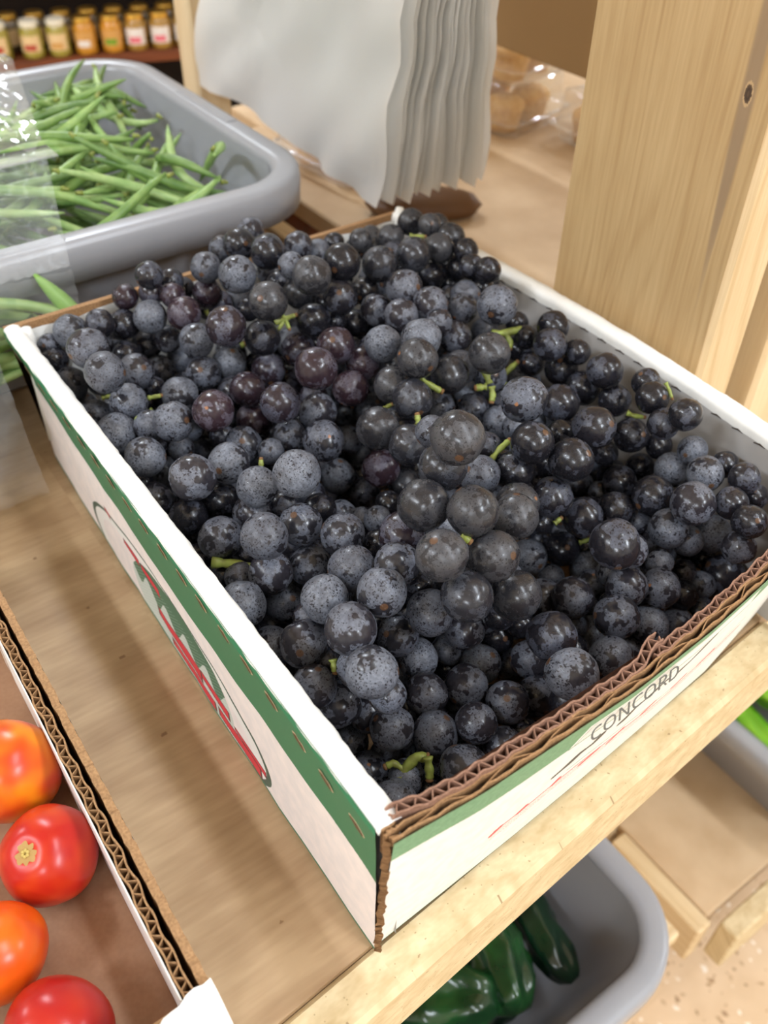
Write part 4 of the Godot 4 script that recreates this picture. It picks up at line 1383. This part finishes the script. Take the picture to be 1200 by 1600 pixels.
# grapes of each bunch: x, y, z in tenths of a millimetre, radius in hundredths, kind of skin
const GRAPES := [
	[2318,1050,-3835,772,1,2406,1133,-3630,831,3,2654,1011,-3859,742,3,2648,1095,-3598,974,3,2434,1018,-3732,803,3,2589,1000,-3725,801,3,2824,1168,-3602,975,3,2478,1218,-3111,1173,3,2812,1238,-3371,803,3,2711,1194,-3124,1007,3,2879,1191,-3216,1026,3,2939,1187,-3436,754,3,2826,1205,-2986,831,1,2651,1003,-3124,967,1,2852,1007,-3213,742,1,2797,919,-3106,803,1,2808,1057,-3032,831,1,2476,910,-3014,1029,0,2598,861,-3319,1065,1,2310,794,-3255,1036,0,2358,952,-3398,1072,0,2452,789,-3518,1062,0,2373,993,-3188,1012,0,2791,259,-2959,950,1,2586,147,-3803,950,1,2633,217,-3176,950,1,2499,205,-3415,950,0,2736,297,-3400,950,1,2398,185,-3126,950,1,2707,299,-3723,950,0,2602,174,-3608,950,1,2342,285,-3570,950,1,2260,231,-3280,950,0,2787,202,-3564,950,0,2813,147,-3297,950,1,2412,158,-3692,950,1,2522,1040,-3315,920,1,2583,1051,-3475,850,1],
	[1785,1192,-4066,946,0,1545,1276,-3776,1071,1,1497,1182,-3938,956,0,1595,1328,-3485,1171,1,1968,1166,-3740,971,0,1785,1001,-3813,1037,0,1676,1076,-3512,784,1,1490,913,-3756,982,0,2120,1076,-3740,902,0,2186,956,-3830,810,1,2076,803,-3474,1035,1,1564,687,-3445,999,0,1733,801,-3342,1043,0,1553,935,-3450,934,0,1656,376,-3620,1064,1,2138,988,-3489,939,1,1889,183,-3687,950,1,2096,246,-3538,950,0,1694,172,-3683,950,0,1603,266,-3428,950,0,2206,200,-3750,950,1,1552,240,-3820,950,0,1799,274,-3442,950,0,1450,296,-3610,950,1],
	[1697,1103,-3285,1098,3,1519,871,-3033,1081,2,1573,810,-3216,1050,0,1899,1338,-3089,1190,1,1620,1372,-2993,1189,3,2208,1224,-3117,1146,3,1804,1177,-2973,1101,1,1615,1071,-2993,1105,1,2107,1055,-3132,932,1,2176,1207,-2801,1167,0,2036,1048,-2906,1042,0,2019,1152,-2616,1081,0,1778,1004,-2999,747,1,1540,1109,-2615,1131,2,1945,927,-3015,920,1,1868,759,-2592,1100,3,1870,425,-2751,1048,3,1900,132,-3084,877,0,1730,147,-2671,1017,3,1608,378,-2599,942,0,1567,486,-3267,1025,2,2056,848,-2607,980,0,1866,746,-2840,1048,0,2121,781,-3150,1023,1,1574,550,-2812,933,0,1888,968,-3295,968,0,1529,862,-2758,961,1,2088,952,-3312,955,1,1714,926,-2832,985,1,1967,628,-3071,941,0,2097,828,-2873,981,0,1695,690,-2726,941,0,2212,957,-2986,1067,0,1818,472,-2945,1042,0,1890,780,-3193,978,1,1593,436,-2993,943,1,1867,923,-2704,939,1,1714,258,-3152,950,0,1552,229,-2692,950,1,1992,223,-2913,950,1,2105,288,-3181,950,1,1681,164,-2905,950,0,1953,169,-3264,950,1,1488,267,-3021,950,0,1527,293,-3224,950,0,2195,178,-2923,950,1,1915,208,-2667,950,1,1570,1387,-3146,850,0,1673,587,-2918,850,0,1674,855,-3059,850,1,2010,412,-2809,850,0],
	[883,1273,-3725,877,1,1054,1150,-3803,803,1,901,1124,-3785,831,2,810,1049,-3633,1070,0,987,1133,-3655,818,2,975,1092,-3480,1071,2,912,830,-3674,926,0,814,642,-3650,1032,0,849,230,-3184,994,0,1230,1262,-3638,985,0,1312,1308,-3366,1176,0,1385,1016,-3415,772,1,1220,1079,-3648,962,2,1319,946,-3708,910,2,1290,856,-3836,752,0,957,995,-3302,1091,0,1129,805,-3243,1086,0,928,818,-3199,1105,0,1003,621,-3708,1043,0,1147,1045,-3855,742,1,1327,757,-3090,1091,2,1000,672,-3363,927,1,1248,717,-3461,1058,0,783,620,-3205,1076,0,1381,472,-3490,1031,0,1204,432,-3100,957,0,1235,452,-3308,930,1,1386,858,-3302,967,0,1226,604,-3178,964,0,916,548,-3513,948,0,1390,646,-3329,1034,1,955,538,-3111,1054,0,1266,257,-3356,952,1,1198,989,-3318,1020,1,1104,568,-3514,938,0,1066,181,-3195,950,0,1294,228,-3751,950,1,871,231,-3691,950,1,1101,176,-3712,950,1,849,271,-3498,950,1,1286,160,-3568,950,1,1068,211,-3398,950,1,1356,197,-3176,950,1,936,238,-3305,850,1,1049,413,-3118,850,0,1027,440,-3524,850,1],
	[2712,1201,-2793,831,1,2721,1239,-2642,831,1,2884,1051,-2800,742,1,2757,1069,-2723,803,1,2592,1079,-2691,956,0,2458,1087,-2560,1008,0,2485,1236,-2272,1238,0,2222,1174,-2592,1110,0,2333,973,-2463,1070,0,2827,708,-2727,943,0,2843,912,-2444,742,1,2818,1059,-2102,1016,1,2801,888,-2302,803,1,2830,746,-2386,879,1,2787,741,-2212,831,1,2798,566,-2269,1101,0,2418,617,-2393,1034,1,2355,981,-2802,1032,1,2348,856,-2126,1028,0,2180,745,-2473,986,1,2447,872,-2586,969,1,2423,680,-2595,945,0,2268,689,-2224,1009,0,2619,452,-2445,962,0,2176,998,-2684,926,1,2473,795,-2284,976,0,2321,494,-2527,1055,0,2084,997,-2473,976,1,2672,156,-2583,950,0,2506,222,-2874,950,0,2211,162,-2444,950,1,2274,231,-2218,950,0,2761,155,-2369,950,0,2553,205,-2377,950,1,2167,141,-2691,950,1,2586,162,-2162,950,1,2493,207,-2658,950,0,2719,288,-2739,950,1,2335,282,-2755,950,1,2787,298,-2492,950,0,2345,270,-2033,950,0,2357,280,-2511,950,0,2738,287,-2175,950,0,2464,672,-2777,920,0,2181,1126,-2452,850,0,2584,1002,-2821,850,1],
	[743,1116,-3835,831,2,674,983,-3753,957,1,349,1011,-3811,1059,0,514,1054,-3722,927,1,219,930,-3869,742,0,209,867,-3789,831,1,307,1153,-3337,1181,0,608,845,-3828,828,0,233,752,-3656,1057,0,618,824,-3655,926,1,815,754,-3811,1000,1,553,896,-3340,1117,0,644,743,-3339,753,1,284,570,-3655,845,0,269,647,-3397,1053,0,243,271,-3687,1032,0,321,191,-3229,960,1,382,462,-3363,1007,0,447,722,-3237,1018,1,293,153,-3457,1043,1,570,484,-3495,1037,0,408,364,-3591,997,0,737,577,-3440,931,1,364,986,-3549,940,1,233,366,-3506,938,0,358,878,-3388,931,1,679,200,-3382,950,0,560,246,-3748,950,0,521,246,-3267,950,0,487,179,-3499,950,1,359,197,-3826,950,0,388,584,-3461,850,0,221,152,-3593,850,1],
	[1307,1304,-2982,1168,3,1273,1041,-3032,1127,1,1022,1228,-2988,1193,2,1148,868,-2149,1185,0,1045,858,-2840,1104,2,1236,1209,-2344,1205,2,1063,971,-2470,1166,2,1451,695,-2753,911,2,1315,795,-2485,1139,0,1035,660,-2794,1063,2,1095,719,-2460,1086,0,824,749,-2513,1104,0,925,753,-2365,772,0,819,641,-2780,772,1,1055,712,-3063,1005,1,1326,531,-2698,931,1,742,520,-2571,943,0,1127,596,-2623,967,1,907,652,-2960,926,0,1361,502,-3003,1005,0,1155,554,-2924,1069,1,770,930,-2711,963,1,1037,433,-2770,1030,1,930,537,-2632,976,0,1249,372,-2864,933,1,1161,779,-2668,971,1,868,440,-2435,932,1,787,793,-2868,958,0,1136,268,-2367,950,0,816,238,-2844,950,1,1173,220,-3035,950,0,1146,262,-2750,950,0,1364,212,-2812,950,0,953,186,-2543,950,0,1277,155,-2630,950,1,986,284,-2941,950,0,1139,260,-2556,950,0,1290,242,-2343,850,1,1328,400,-2467,850,0],
	[1769,1122,-2459,1085,0,1869,1246,-2217,1142,0,1722,1249,-2063,1129,3,2172,1171,-1965,1215,3,1984,1029,-2081,1111,3,2147,959,-2186,1088,0,2160,725,-2052,1046,0,1688,963,-2551,1035,2,1851,920,-2503,803,3,1637,1042,-2170,1108,3,1619,1076,-1963,1132,3,1528,904,-2445,1095,2,1980,749,-2168,1041,0,1351,1016,-1910,1197,3,1465,593,-2040,1121,2,1333,406,-2313,1090,0,1474,261,-2228,1069,1,1589,455,-1965,1001,3,1668,651,-2073,923,0,1775,749,-2282,952,1,2031,605,-2379,994,0,1582,876,-1929,995,1,1468,194,-2460,1053,1,2002,849,-2376,963,1,1831,929,-2233,942,0,1675,553,-2253,996,1,1659,259,-2302,977,1,1654,823,-2147,974,1,1877,256,-2237,950,1,1874,242,-1860,950,0,2078,298,-1917,950,0,1787,205,-2478,950,0,1303,146,-1974,950,1,2084,140,-2052,950,1,1286,208,-2200,950,1,1652,210,-1768,950,0,1663,150,-1989,950,1,1793,271,-2058,950,0,1969,217,-2408,950,1,1488,236,-1896,950,0,1620,152,-2471,850,1],
	[2676,1045,-1972,1030,1,2837,981,-1890,833,1,2811,823,-1972,1077,1,2802,797,-1768,1099,1,2472,888,-1645,1125,1,2170,768,-1818,1055,0,2795,144,-1587,987,1,2618,345,-1323,772,0,2646,492,-1227,1017,1,2827,512,-1235,891,1,2729,768,-1285,1040,1,2793,1009,-1620,1088,1,2820,841,-1524,993,1,2833,1065,-1344,845,1,2733,1075,-1212,924,1,2701,557,-1418,805,1,2229,609,-1679,1055,0,2359,649,-1482,937,0,2351,376,-1477,972,1,2454,329,-1247,940,1,2770,264,-1189,961,1,2500,862,-1388,955,0,2514,666,-1604,924,1,2355,757,-1746,937,0,2342,161,-1350,982,0,2803,350,-1406,959,1,2329,740,-1956,933,1,2777,148,-1349,921,0,2549,770,-1805,924,1,2528,213,-1740,950,0,2689,281,-1949,950,1,2304,194,-1565,950,1,2328,266,-1827,950,0,2555,170,-1359,950,0,2625,280,-1520,950,0,2811,217,-1797,950,0,2473,140,-1932,950,0,2813,354,-1592,920,0,2483,150,-1214,850,1,2669,536,-1892,850,0],
	[282,1166,-3028,1173,0,395,881,-3090,1126,0,703,826,-3065,1110,0,245,801,-2948,1249,0,497,948,-2684,1143,0,682,1031,-2543,1167,2,278,833,-2627,1131,0,562,633,-2819,784,0,501,334,-3034,1028,0,233,653,-2453,1131,1,276,511,-2805,777,1,234,487,-3114,1125,1,282,263,-3024,1031,0,333,470,-2425,1051,0,418,645,-2946,1078,0,410,186,-2528,985,0,274,224,-2690,923,0,658,441,-3150,1018,1,422,398,-2622,1028,0,460,171,-2735,926,0,683,647,-2975,950,0,225,347,-2823,941,0,440,447,-3173,942,0,472,587,-2519,957,0,602,336,-2515,1027,0,235,366,-2567,925,1,715,140,-2698,950,1,661,206,-3017,950,0,646,148,-2475,950,1,442,144,-3088,950,0,555,291,-2841,950,0,415,857,-2843,920,0,212,157,-2846,920,0,577,308,-2673,850,0],
	[1981,1217,-1470,1228,0,1868,1110,-1260,1127,1,2243,914,-1410,772,1,2275,1065,-1211,1174,1,2010,1035,-1103,1171,1,2116,870,-1632,772,0,1773,982,-1496,772,1,1586,983,-1325,1061,0,1817,916,-1307,1067,1,1609,964,-1059,1107,3,1915,299,-1193,1062,0,1922,815,-1110,1127,1,2133,608,-1046,1134,1,2153,255,-1157,1040,1,2025,133,-1103,884,0,2253,147,-1029,1016,0,1952,567,-1181,772,1,2373,123,-1153,770,1,1975,685,-1632,948,1,2090,634,-1435,953,1,1864,819,-1471,950,1,2102,818,-1289,946,1,1898,688,-1323,971,1,2047,535,-1726,979,0,2199,473,-1225,967,0,1660,783,-1171,976,0,2051,151,-1282,969,0,2296,742,-1331,925,0,1744,207,-1086,950,1,1826,240,-1658,950,0,2085,274,-1720,950,0,2065,250,-1480,950,1,1750,170,-1355,950,0,2184,149,-1353,850,1],
	[2355,580,-1001,1073,1,2480,493,-918,749,0,2505,694,-893,1137,1,2782,682,-995,979,0,2420,647,-687,1108,0,2303,511,-611,779,0,2678,1012,-1061,904,1,2683,1140,-949,900,1,2835,727,-1153,794,1,2837,834,-936,840,0,2680,882,-730,983,0,2844,870,-728,742,1,2775,923,-559,869,1,2622,866,-504,897,1,2458,861,-618,1176,0,2562,885,-348,892,1,2812,427,-643,1096,0,2846,796,-508,742,1,2836,208,-665,742,1,2428,285,-490,871,1,2351,148,-420,1028,0,2787,232,-480,1247,1,2553,135,-428,902,1,2549,299,-599,808,1,2683,394,-1030,1066,0,2297,443,-850,943,1,2373,245,-685,1002,1,2661,225,-834,943,0,2685,540,-785,1022,1,2797,143,-982,922,0,2611,145,-665,938,0,2795,394,-849,930,1,2469,462,-756,920,0,2564,221,-1044,950,1,2433,154,-851,950,0,2564,698,-350,920,0,2618,235,-503,850,0,2522,556,-613,850,0,2756,130,-782,850,1,2814,539,-955,850,1],
	[338,1022,-2105,1210,0,615,875,-2267,1146,0,338,626,-2275,1080,1,540,639,-2266,1075,1,708,1162,-1684,1195,0,608,947,-1934,1083,0,581,750,-1968,1056,0,336,800,-1851,1103,0,685,866,-1640,1102,0,916,700,-1835,928,1,760,729,-1947,847,1,434,668,-1785,751,1,286,608,-1782,823,1,268,525,-2027,919,1,402,297,-1725,1002,1,1127,463,-1951,931,0,649,264,-1971,956,0,600,487,-2385,974,0,998,554,-2107,1073,1,376,156,-1963,1059,0,864,320,-1911,954,1,566,530,-2052,1053,1,482,175,-2319,1000,1,777,698,-2128,1027,0,845,515,-1687,1049,1,652,438,-1806,992,0,249,349,-1914,1039,1,680,624,-1749,990,1,812,497,-1950,953,1,870,941,-1927,1072,1,355,277,-2175,1074,0,761,590,-2386,926,0,257,199,-2344,950,0,626,187,-1751,964,1,491,447,-2230,943,0,477,493,-1749,936,0,1004,351,-2149,1032,0,960,789,-2119,938,1,388,667,-1988,931,0,444,385,-1944,926,1,263,146,-1795,936,0,402,817,-2300,923,1,730,154,-2225,950,0,1044,152,-2003,950,0,892,147,-1760,950,1,892,300,-2301,950,1,559,200,-2137,950,0,836,155,-2024,950,1,218,475,-2308,850,0,224,176,-1935,850,1,748,197,-1842,850,0],
	[1179,1572,-1067,1219,3,1408,1017,-1700,1121,3,1172,1362,-1143,1159,3,976,1308,-1027,1184,3,970,1009,-1175,1112,2,1318,595,-1756,772,1,1175,625,-1660,772,0,946,839,-1325,772,1,947,830,-992,797,1,847,720,-1176,1009,1,1262,876,-1206,952,0,998,421,-1210,1004,0,1028,614,-1347,1037,1,824,527,-1439,1030,0,1061,598,-1134,923,0,1466,742,-1109,977,0,1175,192,-1138,954,1,986,244,-1116,953,1,1481,936,-1514,926,1,852,739,-1528,1003,1,1330,791,-1421,1035,1,1028,480,-1777,938,1,1064,770,-1213,925,1,1127,506,-1521,1067,0,1185,358,-1243,950,0,1437,289,-1674,950,1,1349,288,-1463,950,0,1217,220,-1661,950,0,1548,201,-1165,950,0,855,281,-1389,950,0,1521,150,-1347,950,0,1152,237,-1431,950,1,940,148,-1547,950,1,1057,267,-1824,950,0,906,145,-1267,950,0,1348,144,-1194,950,1,1540,214,-1535,950,0,1308,291,-1811,950,1,1418,551,-1147,920,1,1383,1247,-1490,850,0,1174,492,-1815,850,0],
	[1785,989,-560,1204,1,1781,458,-727,1147,0,2141,191,-883,979,0,1990,557,-566,1107,0,2175,501,-488,1090,0,1910,151,-647,1054,0,1810,540,-458,1132,0,2057,354,-417,1039,0,1738,331,-889,1092,0,1673,434,-338,1115,0,1961,198,-432,889,0,2093,123,-383,785,1,2189,369,-682,998,0,2003,772,-625,989,0,1648,265,-701,966,0,2180,189,-527,970,0,1765,195,-328,934,0,2137,615,-720,1075,1,1671,156,-489,920,0,2001,336,-614,925,1,1929,241,-858,950,0,1606,176,-344,850,0,2016,173,-753,850,0,1617,341,-532,850,1,1714,177,-900,850,1,2071,470,-732,850,0,2174,344,-516,850,0,1805,249,-706,850,0],
	[417,1033,-1514,1157,0,437,759,-1527,1098,0,238,711,-1465,1180,0,658,693,-1513,1074,0,500,487,-1539,1059,0,782,934,-1398,1132,0,327,687,-1651,803,0,472,965,-1074,1135,0,679,965,-1159,1110,0,338,758,-1056,1128,0,307,462,-1340,1085,0,258,388,-1119,833,0,339,311,-921,891,1,354,122,-958,781,1,279,151,-1299,1060,0,652,398,-1000,924,1,234,138,-1613,922,1,240,340,-1549,1017,0,521,578,-1131,977,1,547,340,-1310,1014,0,556,220,-1550,1053,0,606,724,-1244,934,1,803,447,-1125,989,1,409,225,-1168,924,0,489,158,-1359,983,0,541,767,-979,1058,0,425,385,-1075,923,0,682,420,-1535,968,1,674,523,-1261,1053,0,249,161,-1085,940,1,253,532,-1603,932,0,710,237,-1269,950,1,265,315,-1347,850,0,449,750,-1178,850,0,416,659,-965,850,1,426,354,-1555,850,1],
	[1093,1357,-831,1154,3,1471,1049,-927,1112,3,1111,1186,-691,1165,3,1233,907,-634,1196,3,1097,312,-921,830,0,1165,470,-875,1033,0,1205,265,-775,1094,0,1020,337,-671,1118,0,1100,381,-457,1082,0,1096,158,-916,764,1,1408,141,-746,963,1,1459,413,-777,772,1,1317,554,-796,796,1,1316,739,-449,1176,1,1210,782,-214,1176,0,1430,291,-635,1032,0,1332,227,-476,1068,0,1126,225,-357,872,1,1424,298,-257,778,1,1240,120,-345,761,1,1285,150,-958,938,0,1344,886,-1012,1049,1,1570,213,-938,1058,0,1103,976,-985,1002,0,1543,295,-405,990,0,1047,941,-767,1014,1,1359,746,-855,1055,0,1480,546,-946,926,1,1113,700,-966,1054,1,1146,180,-597,965,1,1332,574,-305,1023,1,1289,568,-987,945,1,1524,487,-583,924,1,1377,291,-852,920,1,1409,142,-320,920,1,1002,146,-695,850,1,1499,178,-566,850,0,1335,392,-297,850,1,1316,437,-904,850,0],
	[833,1015,-1023,1062,0,652,1065,-886,1136,0,837,1323,-722,1138,3,883,837,-823,1100,0,922,1097,-631,1149,3,438,1030,-815,1135,0,281,681,-877,1032,0,404,976,-612,1128,0,799,603,-951,1053,0,377,507,-842,1115,0,429,173,-821,909,0,529,337,-817,930,0,543,414,-642,1076,0,880,431,-892,1051,0,850,264,-963,871,0,799,403,-711,1087,0,409,161,-636,1037,0,361,310,-371,1128,0,708,373,-521,1102,0,566,220,-353,915,1,561,121,-702,771,0,683,415,-280,1132,0,882,418,-436,1013,0,966,297,-311,1033,0,606,182,-934,1063,1,245,154,-285,937,1,746,208,-256,961,1,681,155,-531,1066,0,865,178,-751,1030,0,444,797,-776,927,0,919,189,-506,1041,0,587,540,-881,939,0,242,189,-510,949,0,247,299,-702,950,1,429,137,-259,920,1,911,137,-284,920,0,728,280,-771,850,0,707,130,-682,850,0,491,296,-450,850,0,488,757,-609,850,0],
]
const STEMS := [
	[15,325,300,243,740,-1778,288,736,-1741,342,730,-1694,407,714,-1630],
	[4,325,200,2354,665,-2255,2450,702,-2228,2562,757,-2209,2648,807,-2203],
	[7,225,275,2194,953,-1961,2201,1008,-2018,2189,1019,-2040],
	[4,225,300,2506,727,-2215,2512,775,-2266,2518,793,-2282],
	[8,225,200,2150,988,-1897,2136,950,-1864,2116,922,-1847],
	[4,200,187,2513,715,-2196,2544,691,-2147],
	[7,225,250,2126,988,-1914,2074,981,-1945],
	[4,275,275,2612,913,-2428,2689,920,-2380,2793,940,-2327],
	[4,250,175,2689,920,-2380,2690,872,-2324,2673,844,-2306],
	[17,300,275,442,328,-434,479,369,-453,544,412,-455,587,413,-425],
	[17,237,225,576,441,-412,558,394,-371,544,366,-350],
	[17,175,200,479,369,-453,451,392,-499,416,379,-510],
	[7,200,225,1791,1100,-2116,1783,1062,-2079,1848,1021,-1985],
	[7,200,187,1539,1041,-1796,1552,1077,-1828],
	[7,140,140,1516,979,-2086,1560,996,-2073],
	[2,180,160,1390,1085,-3072,1452,1106,-3051,1513,1125,-3027],
	[2,160,140,1452,1106,-3051,1447,1060,-3002],
	[2,160,140,1452,1106,-3051,1438,1135,-3093],
	[6,150,130,1452,1106,-3051,1386,1053,-3038],
	[9,160,140,359,911,-2889,378,884,-2846,434,901,-2824],
	[9,150,140,337,857,-2844,428,890,-2816],
	[9,160,140,525,845,-3115,593,857,-3079],
	[5,160,140,312,811,-3318,369,823,-3291],
	[9,150,130,505,794,-3072,530,772,-3029],
	[1,220,160,1892,1093,-3739,1949,1094,-3699],
	[0,160,180,2636,1210,-3366,2676,1204,-3330,2719,1204,-3300],
	[10,160,120,1537,978,-1255,1565,1012,-1273],
	[10,180,200,1734,965,-1404,1788,1005,-1410,1851,1041,-1405],
	[12,180,140,725,895,-2109,744,930,-2136],
	[3,180,120,1148,1025,-3539,1148,1001,-3511],
	[3,200,220,1208,916,-3212,1232,925,-3205],
	[10,180,160,1974,601,-1102,2014,622,-1098],
	[8,160,140,2635,971,-1281,2664,958,-1245,2703,954,-1212],
	[8,120,100,2783,1173,-1186,2784,1142,-1150,2779,1110,-1118],
	[16,220,200,1001,1294,-793,1022,1275,-756],
	[8,160,140,2452,913,-1586,2485,930,-1582],
	[10,160,160,2215,326,-1092,2275,344,-1068],
	[11,120,100,2833,1039,-997,2831,1013,-970],
	[17,200,180,374,818,-865,361,777,-827],
]
